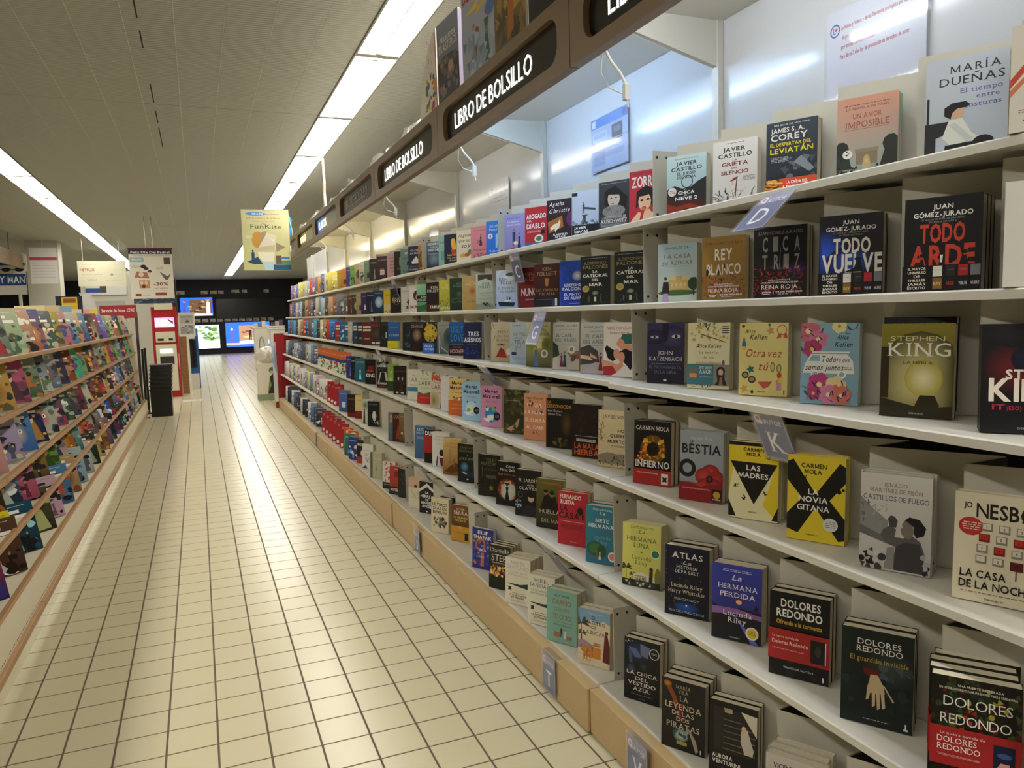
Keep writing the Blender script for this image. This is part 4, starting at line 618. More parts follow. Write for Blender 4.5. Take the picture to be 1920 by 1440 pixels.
('fourth', 4.19, 'rosy paperback with red blossom above large grey letters', 'B d8c4b0;N .05,.82,.7,.98,24,.05,.1,b03a2a/c85a44;T SARAH,.5,.73,.05,7a6a64,.5,s;T LARK,.5,.56,.13,6a5c58,.84,s;L .2,.9,.46,3,987;O .2,.2,.4,.3,7a7a3a,c8b898;H .72,.02,.4,3a1c18,c8a088,2a1a14', dict(t=.028)),
('fourth', 4.46, 'pale green paperback with leafy top and red paper band', 'B c8ccac,d8d8bc;D .3,.85,.95,.98,22,.1,4a5a34/6a7a44;T SARAH,.5,.74,.05,5a6a50,.5,s;T LARK,.5,.57,.13,4a5a44,.86,s;L .2,.9,.48,2,776;P 5a6a34,0,.36,.4,.3,1,.38,1,.2,0,.2', dict(t=.028, band=(0, .27, 'B b8302c;L .15,.85,.7,3,f0d0c4'))),
('fourth', 4.71, 'cream paperback with a blue lake and golden field', 'B dcd8c4;T SARAH,.6,.78,.05,7a7a6c,.5,s;T LARK,.55,.6,.13,6c6c60,.86,s;L .2,.9,.5,3,888;R 0,.28,1,.42,4a7aa0;G 0,0,1,.28,7a5a1c,c89a3c', dict(t=.028)),
('fourth', 5.08, 'dark chocolate paperback with small white shoes', 'B 20140e;R 0,.8,1,.82,5a4a3c;E .4,.55,.06,.06,c8c0ac;E .7,.55,.06,.06,c8c0ac;N .1,.1,.9,.5,20,.05,.1,34201a/4a2c20;E .3,.06,.12,.03,d8d0b8;E .7,.06,.12,.03,d8d0b8', dict(t=.03)),
('fourth', 5.25, 'narrow lime green paperback behind the black and white one', 'B 8aac4a;N .1,.2,.9,.9,16,.08,.14,6a9a3a/aac86a;R 0,0,1,.35,2a4a2a', dict(t=.03, w=.1)),
('fourth', 5.6, 'black paperback with white bold name and dark silhouette', 'B 1c1c1e;P c8c4bc,.3,.6,.8,.62,1,.3,.1,.2;P 17171a,.4,.6,.68,.6,.8,.25,.2,.2;T CAMILLA,.6,.92,.035,ddd,.5;T LÄCKBERG,.5,.81,.09,f0f0ec,.9,h;L .1,.6,.72,2,6a6aa8;T EL DOMADOR,.5,.14,.07,e8e4e0,.8,h;R .2,.04,.8,.09,8a1c1c', dict(t=.03)),
('fourth', 6.03, 'black paperback with white slanting brush name over red', 'B 120d0d;R .3,.5,.8,.75,6a1c18;T STEPHEN,.5,.5,.08,c8503c,.7;T KING,.5,.28,.15,f0ece4,.84,h', dict(t=.034)),
# fifth shelf
('fifth', .92, 'thick dark leafy paperback with thin white name and red band', 'B 1c1a10;N 0,.3,1,1,120,.03,.07,24301a/34401e/3a2a16/4a5424/1a2414/5a2018;N .2,.5,.95,.95,16,.03,.06,8a2c1c/a83a24/9a9a34;T UNA MUERTE INESPERADA,.55,.925,.018,d8d4c4,.5;T UN OSCURO SECRETO FAMILIAR EN UNA TIERRA LEGENDARIA,.52,.89,.018,d8d4c4,.86;T DOLORES,.52,.75,.085,efeadc,.76,t;T REDONDO,.5,.6,.085,efeadc,.78,t;T TE DEJO,.4,.12,.08,efeadc,.5,t;T IR,.4,.02,.08,efeadc,.2,t', dict(w=.13, h=.2, t=.036, n=3, ang=37, band=(.24, .57, 'B a82826;T La nueva novela de,.36,.8,.07,e8d0c0,.5,s;T DOLORES,.3,.6,.15,f4ece0,.44,s;T REDONDO,.32,.4,.15,f4ece0,.48,s;L .08,.56,.28,3,e0b8a8;R .7,.08,.93,.8,17203c;E .82,.55,.08,.07,44548c;P d8988c,.74,.22,.86,.2,.88,.36,.78,.36'))),
('fifth', 1.125, 'dark green paperback with a pale hanging hand', 'B 101a18,1c2420;O .7,.62,.4,.2,3a4644,1c2622;N .5,.5,1,.66,10,.06,.1,4a5654/38443f;N 0,.2,1,.5,30,.05,.1,16241c/20302a/101c16;T DOLORES,.53,.84,.06,f0ece0,.6,s;T REDONDO,.53,.765,.06,f0ece0,.64,s;T El guardián invisible,.53,.665,.05,c8a43a,.8,s;P 6a1c1c,.3,.6,.5,.6,.56,.54,.44,.5,.34,.54;P c9b28a,.42,.54,.52,.54,.6,.44,.62,.36,.44,.34,.38,.4;P c9b28a,.38,.42,.44,.4,.4,.28,.36,.26;P c9b28a,.44,.38,.49,.38,.49,.22,.45,.2;P c9b28a,.5,.37,.55,.37,.56,.2,.52,.18;P c9b28a,.56,.38,.61,.38,.63,.22,.59,.2;P c9b28a,.58,.46,.62,.44,.75,.3,.73,.29;L .3,.7,.06,1,aaa;R .9,.04,.92,.1,eee;R .88,.03,.94,.05,eee', dict(w=.13, t=.036, n=1)),
('fifth', 1.335, 'black paperback with condensed white name, yellow subtitle and red band', 'B 12110f;N 0,.0,1,.5,20,.05,.1,1c201a/24201a/182024;T DOLORES,.52,.83,.09,f4f0e6,.66;T REDONDO,.5,.71,.09,f4f0e6,.76;T Ofrenda a la tormenta,.5,.62,.052,d8a834,.76;T TRILOGÍA DEL BAZTÁN 3,.5,.1,.02,ccc,.5;R .9,.03,.92,.09,eee', dict(w=.13, t=.036, n=1, band=(.2, .56, 'B a82826;T La nueva novela de,.28,.72,.08,f0d8cc,.44,s;T Dolores Redondo,.36,.52,.12,f4e8dc,.6,s;L .06,.6,.36,2,e8c0b0;R .7,.1,.94,.85,1c1815;E .82,.5,.05,.18,3a3430;R .935,.12,.95,.84,e8e0d0'))),
('fifth', 1.545, 'violet sunset paperback with a river and yellow round seal', 'B 2a2a5c,3a44a4;G 0,.42,1,.62,e0783c,5a4a9c;G 0,.62,1,.8,5a4a9c,3a44a0;E .55,.52,.06,.03,f4b060;P 1c1820,0,.46,.3,.4,.6,.44,1,.42,1,0,0,0;P 8a64a0,0,.42,.5,.43,1,.38,1,.32,.5,.36,0,.32;P 6a6ac8,.35,.36,.48,.34,.6,.2,.8,.0,.95,.0,.62,.24;P 221a24,.84,.44,.9,.52,.94,.44;L .2,.8,.93,2,d8d4f0;T La,.5,.8,.07,e0dcf4,.2,i;T HERMANA,.52,.68,.065,efe8f0,.8,s;T PERDIDA,.52,.575,.065,efe8f0,.72,s;T Lucinda,.52,.33,.065,f0e8e4,.58,s;T Riley,.52,.24,.065,f0e8e4,.38,s;T DEBOLSILLO,.48,.035,.014,ccd,.2;E .82,.14,.13,.085,efe8d8;E .82,.14,.1,.065,e8cc2c;L .74,.9,.16,3,6a5a10', dict(t=.048, n=0)),
('fifth', 1.755, 'black starry paperback with wide white serif heading', 'B 0c0f1c,14162a;G 0,.05,1,.3,0d2444,12162a;N 0,.05,1,.95,26,.006,.012,c8d0e8/8a98c8/fff;O .5,.13,.3,.08,1c5ab0,0d1e3c;T ATLAS,.5,.83,.08,f0ece4,.7,s;T La,.5,.745,.05,c8c4bc,.2,i;T HISTORIA,.5,.68,.045,dcd8d0,.48,s;T DE PA SALT,.5,.615,.045,dcd8d0,.54,s;O .5,.52,.1,.05,3a2c18,14162a;T Lucinda Riley,.5,.41,.055,d8c8a8,.72,s;T Harry Whittaker,.5,.325,.055,d8c8a8,.84,s;L .2,.8,.25,2,aab;E .5,.16,.02,.012,fff;L .1,.9,.07,2,aab', dict(t=.044, n=1)),
('fifth', 1.985, 'lime yellow paperback with palms over a villa and green seal', 'B ccc860,d4cf70;'+LR('T HERMANA,.5,.72,.07,4a5a2c,.78,s;T LUNA,.5,.62,.07,4a5a2c,.42,s', '5a6a34', '6a7a3a')+';E .5,.55,.025,.015,7a8a44;E .86,.55,.12,.07,e8e4c8;E .86,.55,.1,.058,2c7a5c;p .1,.02,.36,2c3420;p .28,.02,.22,34402a;P d8d4bc,.3,.2,.5,.24,.8,.18,1,.2,1,.04,.3,.04;h .48,.1,.3,.08,a89878,e0d8bc;P 3a2c24,.72,.3,.8,.3,.8,.1,.7,.1;E .76,.3,.05,.035,3a2c24;E .93,.18,.08,.16,7a7a34;R 0,0,1,.1,2a2c22;N .1,.02,.9,.14,20,.03,.05,4a4a3c/c8c0a8/2a2c24', dict(t=.05, n=0)),
('fifth', 2.225, 'teal beach paperback with a green parasol and pink seal', 'B 2c6c84,35788c;'+LR('T SIETE,.5,.72,.06,e4ecec,.42,s;T HERMANAS,.5,.62,.065,e4ecec,.84,s', 'd0e0e4', '6aa0ac')+';G 0,0,1,.1,c8b08c,d8c8a8;G 0,.1,1,.24,e0e8ec,4a98b4;E .3,.25,.27,.13,2c5a34;E .3,.25,.2,.09,3a6c3c;E .5,.22,.14,.11,2a5030;H .34,.08,.16,8a4a4a,caa,2a1a14;H .44,.07,.16,d8ccc8,caa,2a1a14;E .82,.15,.13,.085,e8e0d4;E .82,.15,.095,.06,d08878', dict(t=.046, n=1, w=.122)),
('fifth', 2.44, 'bright red paperback with black ink splat and cream name', 'B b52836;T FERNANDO,.42,.87,.075,f2e6d8,.7,h;T RUEDA,.32,.77,.075,f2e6d8,.46,h;T LA,.2,.64,.1,1c1416,.24;X .74,.66,.16,11,1c1416;T CASA II,.46,.5,.11,1c1416,.86;L .08,.9,.44,1,f0d0c0;L .1,.85,.38,5,5a1820;L .4,.7,.06,1,e0c0b8', dict(t=.03, n=1)),
('fifth', 2.63, 'murky green paperback with a couple and orange heading', 'B 1c1c16,6a6230;G 0,.6,1,1,4a4a24,a8883a;T MARCOS DE RIVAS,.55,.9,.03,b8742c,.7;P 14140f,.1,.3,.3,.66,.42,.7,.55,.62,.7,.66,.9,.3;E .35,.72,.07,.05,8a6a4a;E .35,.75,.075,.035,17140f;E .58,.7,.065,.05,8a6a4a;E .58,.73,.085,.045,17140f;T HUELLAS,.55,.3,.08,c0b8a0,.84,r;T DEL MAL,.55,.12,.075,b0a890,.7,r', dict(t=.03)),
('fifth', 2.84, 'black paperback with a cloaked pale woman and flowers', 'B 17171b;T EL JARDÍN,.52,.74,.065,dcd8cc,.78,s;T de los,.6,.66,.045,dcd8cc,.26,i;T OLAVIDE,.52,.57,.065,dcd8cc,.74,s;W .2,.46,.1,.08,6a5a3c;P 0f0f13,.3,.3,.5,.5,.62,.54,.8,.48,.95,.3,.9,.02,.3,.02;E .62,.4,.12,.09,c8a890;E .62,.47,.17,.06,0f0f13;N 0,.15,.25,.34,14,.03,.05,b8bcc8/4a4a54/8a8c98;P 24222c,.2,.0,.95,.0,.9,.24,.4,.22', dict(t=.03)),
('fifth', 3.06, 'black paperback with a burning ring around a soldier silhouette', 'B 13110f;O .5,.36,.46,.28,d85a1c,13110f;O .52,.34,.34,.22,c8c8b0,a8a890;N .1,.14,.9,.58,24,.04,.08,c84a1c/e8803a/8a2c14;O .52,.34,.3,.2,d0d0bc,b0b09c;H .48,.1,.42,17140f,17140f,17140f;E .48,.5,.12,.02,17140f;T César,.62,.87,.055,eee6da,.38,s;T Pérez Gellida,.56,.79,.055,eee6da,.78,s;T Bajo tierra seca,.5,.69,.05,c06a24,.84,s', dict(t=.03)),
('fifth', 3.29, 'olive black paperback with faint gilt star', 'B 15160f;T TERRY,.6,.84,.07,7c7c5c,.5,s;T PRATCHETT,.55,.74,.075,7c7c5c,.84,s;T MAURICE,.6,.62,.05,5a5a3c,.6,s;L .35,.85,.5,4,8a8a74;X .6,.2,.12,5,8a7a3a;N 0,.05,1,.4,20,.05,.1,1f2014/26240f;P 5a5a3c,.18,.7,.22,.7,.2,.4', dict(t=.026)),
('fifth', 3.59, 'blue black paperback with a steel helmet and green gold title', 'B 101820,0e1216;T SANTIAGO,.5,.87,.06,7a7a44,.74,s;T POSTEGUILLO,.5,.78,.06,7a7a44,.86,s;E .5,.7,.02,.02,9aa;T AFRICANUS,.5,.58,.065,8a8a54,.86,s;O .35,.4,.22,.13,5a94b0,18303c;P c8d4d8,.2,.28,.65,.2,.66,.19,.3,.22;P 1c2c38,.4,.3,.9,.28,.95,.14,.5,.16;E .5,.08,.05,.02,dde', dict(t=.04, n=0, back='14110f')),
('fifth', 3.84, 'golden paperback with an archer on horseback', 'B 7a4a1c,d0b070;T SANTIAGO,.5,.83,.06,a8742c,.76,s;T POSTEGUILLO,.5,.74,.06,a8742c,.88,s;T LA TRAICIÓN,.55,.6,.05,c09048,.66,s;T DE ROMA,.55,.52,.05,c09048,.5,s;P 5a3414,.1,.08,.4,.24,.7,.34,.9,.3,.8,.12,.5,.04;H .62,.2,.26,8a5a2c,b08858,3a2414,0;R .38,.3,.4,.7,5a3a1c', dict(t=.04, n=0)),
('fifth', 4.04, 'white paperback with a dark bust and red boots', 'B d8d6cc;T SANTIAGO,.5,.84,.05,a8a698,.7,s;T POSTEGUILLO,.5,.75,.05,a8a698,.8,s;T Y JULIA,.5,.64,.05,b0ae9c,.5,s;E .55,.4,.14,.1,1c1c1e;P 6a1c24,.4,.26,.7,.26,.9,.02,.5,.02;P 4a4a4c,.28,.3,.34,.3,.3,.02,.2,.02', dict(t=.034)),
('fifth', 4.2, 'dark red paperback with white initials behind the blue novel', 'B 17100f;R 0,.3,1,.8,9c2c24;T DUMAS,.5,.82,.12,f0ece6,.9', dict(t=.024)),
('fifth', 4.41, 'steel blue paperback with a man in a yellow coat', 'B 3c5f84,456a90;T ARTURO,.5,.84,.085,cfdceb,.8,s;T PÉREZ-REVERTE,.5,.76,.05,b8c8dc,.86,s;L .1,.55,.66,4,aac0d8;P d0b46a,.55,.04,.72,.5,.86,.56,.96,.4,.98,.02;E .8,.6,.07,.05,c8a080;E .8,.63,.08,.03,2a2018', dict(t=.03)),
('fifth', 4.79, 'brown paperback with riders in dusty light', 'B 5a3c20,8a6a44;O .6,.5,.4,.3,b89468,6a4a2a;N .2,.05,.9,.35,20,.05,.1,3a2414/6a4424/8a3a24/d8c8a8;L .1,.8,.9,2,cb9', dict(t=.026)),
('fifth', 4.97, 'red brown paperback with gold capital heading', 'B 2c120e,4a1c14;T LUCCA,.5,.82,.1,b88a70,.84;P 8a3a1c,.2,.1,.4,.6,.6,.5,.7,.1', dict(t=.024)),
('fifth', 5.1, 'grey blue paperback with yellow capitals', 'B 4a5c64,5c6e74;T MAX,.4,.8,.11,c8b03a,.56;T ORIOL,.5,.66,.11,c8b03a,.8', dict(t=.024)),
('fifth', 5.78, 'black paperback with a white oval pendant', 'B 15171a;L .1,.8,.88,2,9a9c98;E .55,.42,.17,.2,d8d4c8;W .55,.42,.2,.18,6a5a44;N .5,.1,.9,.3,10,.04,.08,c8c4b8/5a5448', dict(t=.03)),
('fifth', 6.0, 'misty pale paperback with a black tower on the left', 'B c8ccbc;O .3,.75,.3,.2,5a6054,b8c0b0;P 2a2a24,.1,.0,.3,.0,.26,.6,.16,.6;L .5,.95,.85,4,8a9484', dict(t=.026)),
('fifth', 6.28, 'cream paperback with a wide maroon foot', 'B d8c088;R 0,0,1,.32,7a1c20;L .2,.8,.8,3,8a5a2c', dict(t=.03)),
('fifth', 6.64, 'dark maroon paperback with small grey type', 'B 2c1614;L .1,.9,.8,3,8a7a6c;R 0,0,1,.2,6a1c20', dict(t=.034)),
# lowest deck
('lowest', 1.34, 'grey white paperback with red stencil title, lowest at the bottom edge', 'B b8b2a8,ccc6ba;T VICENTE VALLÉS,.52,.84,.06,2a2622,.78;R .12,.8,.9,.806,a03028;T OPERACIÓN,.5,.68,.085,b03428,.82;T KAZÁN,.52,.5,.13,b03428,.8;N .1,.05,.9,.4,20,.06,.12,8a8680/a8a49c', dict(w=.13, t=.034, n=2)),
('lowest', 1.55, 'black paperback with a girl on a staircase', 'B 141312;R .1,.32,.95,.9,24221f;'+';'.join(f'R .28,{y:.2f},.95,{y+.012:.3f},6a665c' for y in (.36, .44, .52, .6, .68, .76))+';P d8d0b8,.66,.92,.98,.9,.98,.62;R .3,.86,.48,.92,a89c78;P 2a2724,.1,.36,.3,.4,.32,.9,.1,.92;P ccc4b0,.66,.66,.78,.72,.92,.44,.9,.36,.74,.36,.66,.5;E .74,.74,.07,.05,2a1c14;E .72,.7,.05,.04,d8b89c;T AURORA,.28,.22,.055,f0ece4,.42;T VENTURINI,.36,.145,.055,f0ece4,.58;L .1,.8,.09,1,6a5a34', dict(t=.03, n=1)),
('lowest', 1.77, 'black paperback with a pirate pistol, sabre and gold serif title', 'B 10110f,17181a;P 8a4a24,.06,.93,.16,.95,.36,.74,.4,.62,.3,.6,.24,.74;O .14,.92,.1,.05,c88a3c,7a3a1c;P 6a1c18,.36,.66,.5,.68,.52,.44,.4,.4;P a89a84,.62,.36,.8,.2,.86,.06,.8,.02,.7,.2,.64,.3;O .45,.22,.18,.1,c8d4d0,4a6460;N .3,.12,.6,.32,14,.03,.06,8a9a98/3a4a4c;R .36,.08,.6,.13,b09448;T MARÍA,.5,.88,.05,b8aa80,.34,s;T VILA,.5,.815,.05,b8aa80,.24,s;T LA,.52,.71,.07,d8c8b0,.2,s;T LEYENDA,.5,.585,.08,d8c8b0,.84,s;T DE LAS,.5,.5,.06,d8c8b0,.5,s;T DOS,.5,.415,.06,d8c8b0,.3,s;T PIRATAS,.5,.31,.08,d8c8b0,.76,s;R .9,.03,.92,.09,eee', dict(t=.036, n=2)),
('lowest', 1.975, 'dark night paperback with a blue lit dress and wide spaced letters', 'B 0d0d0f,15161a;O .4,.8,.4,.2,2a3a64,101218;P 5a6a94,.12,.86,.34,.84,.5,.72,.3,.7;P 48547c,.12,.82,.22,.8,.24,.56,.16,.5;P 6a7498,.45,.94,.72,.9,.66,.72,.46,.76;O .2,.5,.14,.1,4a5478,12141a;W .84,.82,.14,.12,d8d4c8;L .76,.92,.83,2,ddd;N .02,.9,.3,.98,6,.012,.02,fff;O .55,.58,.12,.08,3a3c44,121316;'+';'.join(f'T {t},{x},{y},.058,f0ece0,{w_},s' for t, x, y, w_ in (('LA CHICA', .5, .42, .86), ('DEL', .5, .335, .36), ('VESTIDO', .5, .25, .78), ('AZUL', .5, .165, .48)))+';L .2,.8,.1,1,998;L .4,.6,.04,1,888', dict(w=.12, t=.034, n=1)),
('lowest', 2.285, 'desert paperback with palms, an orange bus and black title', 'B e0d0b0;R 0,.72,1,1,7fa4c0;P e0d0b0,.2,.74,.4,.82,.6,.76,.8,.84,1,.78,1,.6,.1,.6;T María Luda,.55,.92,.035,b8ccd8,.5,i;T EL,.5,.83,.055,1c1812,.14,s;T MAESTRO,.52,.74,.06,1c1812,.66,s;T DE,.5,.665,.05,1c1812,.16,s;T AZÚCAR,.55,.565,.06,1c1812,.6,s;p .1,.3,.6,3a4034;p .12,.3,.34,34503c;P a890a0,0,.42,.2,.44,.5,.36,.5,.28,0,.28;h .6,.36,.22,.06,b06a5a,d8c8b0;P d08a34,.1,.34,.74,.34,.72,.14,.2,.14;P 6a2028,.84,.6,.92,.62,1,.4,1,.1,.78,.12;E .9,.64,.05,.03,6a2028;D .0,.05,.5,.26,26,.16,c08848/8a5a2c/a86a34;G 0,0,1,.1,2a241e,4a3c30', dict(w=.122, t=.034, n=1)),
('lowest', 2.545, 'mint paperback with wine red hand lettering and a couple in cafe chairs', 'B 7fae9e;G 0,0,1,.22,5c8c7c,6c9c8c;T SALLY THORNE,.5,.88,.038,2a3c38,.52;T CARIÑO,.5,.73,.1,9c4a44,.62,t;T CUANTO,.5,.6,.07,9c4a44,.5,t;T TE ODIO,.5,.45,.095,9c4a44,.62,t;R .12,.4,.9,.404,3a504a;L .2,.85,.35,2,4a605a;R .24,.1,.46,.2,a0705c;R .66,.08,.84,.16,a0705c;H .5,.12,.2,2a2c34,d8a888,1c1814,0;H .62,.1,.18,d8d8d0,d8a888,1c1814', dict(w=.128, t=.04, n=1)),
('lowest', 2.725, 'white grey paperback with a stormy swirl and torn cream base', 'MS b8c4c0,dde0d8,4a5a5c', dict(t=.04, n=1)),
('lowest', 2.965, 'deep blue paperback with torn cream base and flying birds', 'MS 2a3464,2a3464,b8b4c8', dict(t=.036, n=2)),
('lowest', 3.165, 'charcoal paperback with tall thin name over city lights', 'B 17180f,2a2c22;T Danielle,.5,.84,.1,e0dccc,.9,t;T STEEL,.55,.64,.15,e0dccc,.86,t;T Complicaciones,.55,.58,.045,d0ccb8,.8,s;N .05,.3,.95,.52,40,.04,.08,d8843a/f0b050/e8d090/a8402c;G 0,0,1,.3,8a7a5c,4a3c20', dict(w=.115, t=.03, n=2)),
('lowest', 3.39, 'royal blue paperback with an orange branching pattern', 'B 26308c,2c3890;W .4,.6,.24,.17,c8784a;N .05,.1,.95,.75,30,.05,.1,d8843c/4a6ac8/3a4ab0/c85a3c;R .42,.06,.56,.4,c8784a;T ELIF,.52,.86,.08,eee8dc,.5;T SHAFAK,.5,.74,.085,eee8dc,.86;T LA,.5,.56,.04,eee,.1;T ISLA,.5,.44,.06,eee,.36;L .2,.6,.3,2,dde', dict(t=.026)),
('lowest', 3.71, 'bronze brown paperback with gold band and white name', 'B 3a2c1c,7a4c24;T JAVIER,.5,.87,.05,efe6d6,.44,s;T SIERRA,.5,.74,.1,efe6d6,.76,s;T LA PIRÁMIDE,.5,.63,.055,c8b454,.76;T INMORTAL,.5,.55,.055,c8b454,.64', dict(t=.028, band=(0, .42, 'B c8952c;L .1,.7,.6,4,5a3c10;R .74,.1,.94,.6,1c1a16;P d8aa44,.3,1,.6,.8,.5,1'))),
('lowest', 3.91, 'night blue paperback with gold band and white name', 'B 17203c;T JAVIER,.55,.86,.05,e8e8ec,.44,s;T SIERRA,.5,.73,.1,e8e8ec,.76,s;L .2,.8,.62,2,6a7aa8;O .4,.46,.2,.1,8aa0d0,1c2848', dict(t=.026, band=(0, .34, 'B c8952c;L .1,.8,.7,4,5a3c10'))),
('lowest', 4.09, 'cream paperback with black title and a sepia crowd', 'B ddd2b4;L .2,.8,.9,1,b05a44;T ÚLTIMOS,.5,.77,.085,2a241c,.84;T DÍAS EN,.5,.66,.085,2a241c,.76;T BERLÍN,.5,.55,.085,2a241c,.78;N .15,.15,.85,.42,24,.06,.12,3a342c/5a544a/8a8474', dict(t=.028)),
('lowest', 4.33, 'black and white paperback with a pale porch roof', 'B 17181a;P e0ded2,.0,.75,.5,.95,1,.76,1,.66,.5,.84,0,.66;T LA,.5,.62,.07,f0ece4,.22,h;T HEREJÍA,.5,.5,.08,f0ece4,.82,h;T DE,.5,.4,.06,f0ece4,.2,h;T MIGUEL,.5,.29,.08,f0ece4,.74,h;T ÁNGEL,.5,.18,.08,f0ece4,.66,h;E .5,.06,.05,.025,eee', dict(t=.028)),
('lowest', 4.59, 'cream paperback with a rose coloured top third', 'B ddd4bc;R 0,.68,1,1,d0a894;R .4,.68,.6,.76,2a2420;L .15,.85,.6,1,b0563c;T EL PAÍS,.5,.5,.06,b0a878,.6;T DE LOS,.5,.42,.06,b0a878,.5;T OTROS,.5,.33,.06,b0a878,.6', dict(t=.028)),
('lowest', 4.85, 'black paperback with dark teal smoke', 'B 14171a;N .1,.1,.9,.9,24,.06,.12,1c2c2c/24201f/26383a', dict(t=.028)),
('lowest', 5.1, 'brick red paperback with dark chapter box', 'B a83a30;R .35,.6,.8,.82,7c2620;L .35,.8,.9,2,f0d8d0;T TINTA,.5,.3,.1,7c2018,.8', dict(t=.026, band=(0, .28, 'B 1c1816;T BESTSELLER,.5,.45,.3,f0ece4,.8,h;L .1,.9,.2,1,ccc'))),
('lowest', 5.32, 'white and red speckled paperback', 'B d8d0c8;N .2,.2,.9,.95,30,.05,.1,b8382c/c8544a;R 0,0,1,.24,1c1a18;L .1,.9,.16,2,ddd', dict(t=.026)),
('lowest', 5.74, 'sage paperback with a small walker', 'B b0b094;R 0,0,.2,1,5a5644;L .3,.9,.8,4,d8d4bc;H .5,.3,.2,4a5a34,887,222', dict(t=.026)),
('lowest', 6.04, 'white paperback with an inky jumping figure', 'B dcdcd4;L .2,.8,.75,2,99a;D .3,.2,.6,.5,16,.2,2a2c30;P 3a4a54,0,.0,.5,.0,.3,.14', dict(t=.026)),
('lowest', 6.28, 'dark paperback with white initials and red base', 'B 1c1614;T BEST,.5,.76,.1,efe8e0,.8;R 0,0,1,.28,a8322c;E .6,.45,.2,.14,e0d0c4', dict(t=.028)),
]
CAT = 'B 11170f,161b18;L .1,.9,.95,1,bbb;T ILDEFONSO,.5,.83,.055,8a7c54,.72;T FALCONES,.5,.745,.065,9c8c5c,.84;T LA,.5,.655,.05,eee8d8,.16;T CATEDRAL,.5,.57,.06,f2eede,.84;T DEL,.5,.49,.045,eee8d8,.22;T MAR,.52,.385,.065,f2eede,.44;E .18,.33,.12,.07,b09a54;L .1,.26,.35,3,5a4a1c;O .5,.24,.12,.05,b0aa84,2a3028;D .1,.02,.9,.2,40,.05,3a3c30/24281f/5a5a48;R .46,.07,.54,.16,c8c4a8;R .28,.06,.31,.17,6a6a54;R .68,.06,.71,.17,6a6a54'
def mm(s):
    c, t, g = s[2:].split(',')
    return f'B {c};T Megan,.5,.83,.09,1c1820,.66,h;T Maxwell,.5,.7,.1,1c1820,.86,h;T ¿{t}?,.5,.6,.045,b0344c,.6,i;E .5,.3,.3,.19,{g};N .3,.16,.7,.46,8,.08,.14,8ac04a/e8e4d8/{g};P efe8e4,.1,.2,.4,.22,.7,.34,.6,.2,.3,.12;E .78,.27,.16,.1,17161c;L .68,.88,.28,3,aab;R .25,.46,.32,.5,4a2a4c;R .66,.46,.73,.5,4a2a4c'
def ms(s):
    c0, c1, tc = s[3:].split(',')
    return f'B e2dcc6;G 0,.36,1,1,{c0},{c1};P 2a3436,0,.44,.4,.4,1,.36,1,.5,.6,.44;P e2dcc6,0,.46,.2,.4,.5,.37,.8,.34,1,.38,1,.3,0,.3;T MIKEL,.5,.86,.075,{tc},.56,s;T SANTIAGO,.5,.76,.08,{tc},.86,s;T LA ÚLTIMA NOCHE,.5,.67,.04,{tc},.74,s;T EN TREMORE BEACH,.5,.61,.04,{tc},.78,s;X .18,.33,.1,4,1c1a1c;L .2,.8,.24,1,443;T LA ÚLTIMA NOCHE,.5,.18,.035,2a2420,.7;T EN TREMORE,.5,.13,.035,2a2420,.5;L .2,.8,.08,2,a98'
SH = {n: (xe, z, h) for n, xe, z, h in SHELF}
GRP = {n: f'paperbacks facing out on the {n} shelf' if n != 'lowest' else 'paperbacks facing out on the lowest deck' for n in SH}
NB = 0
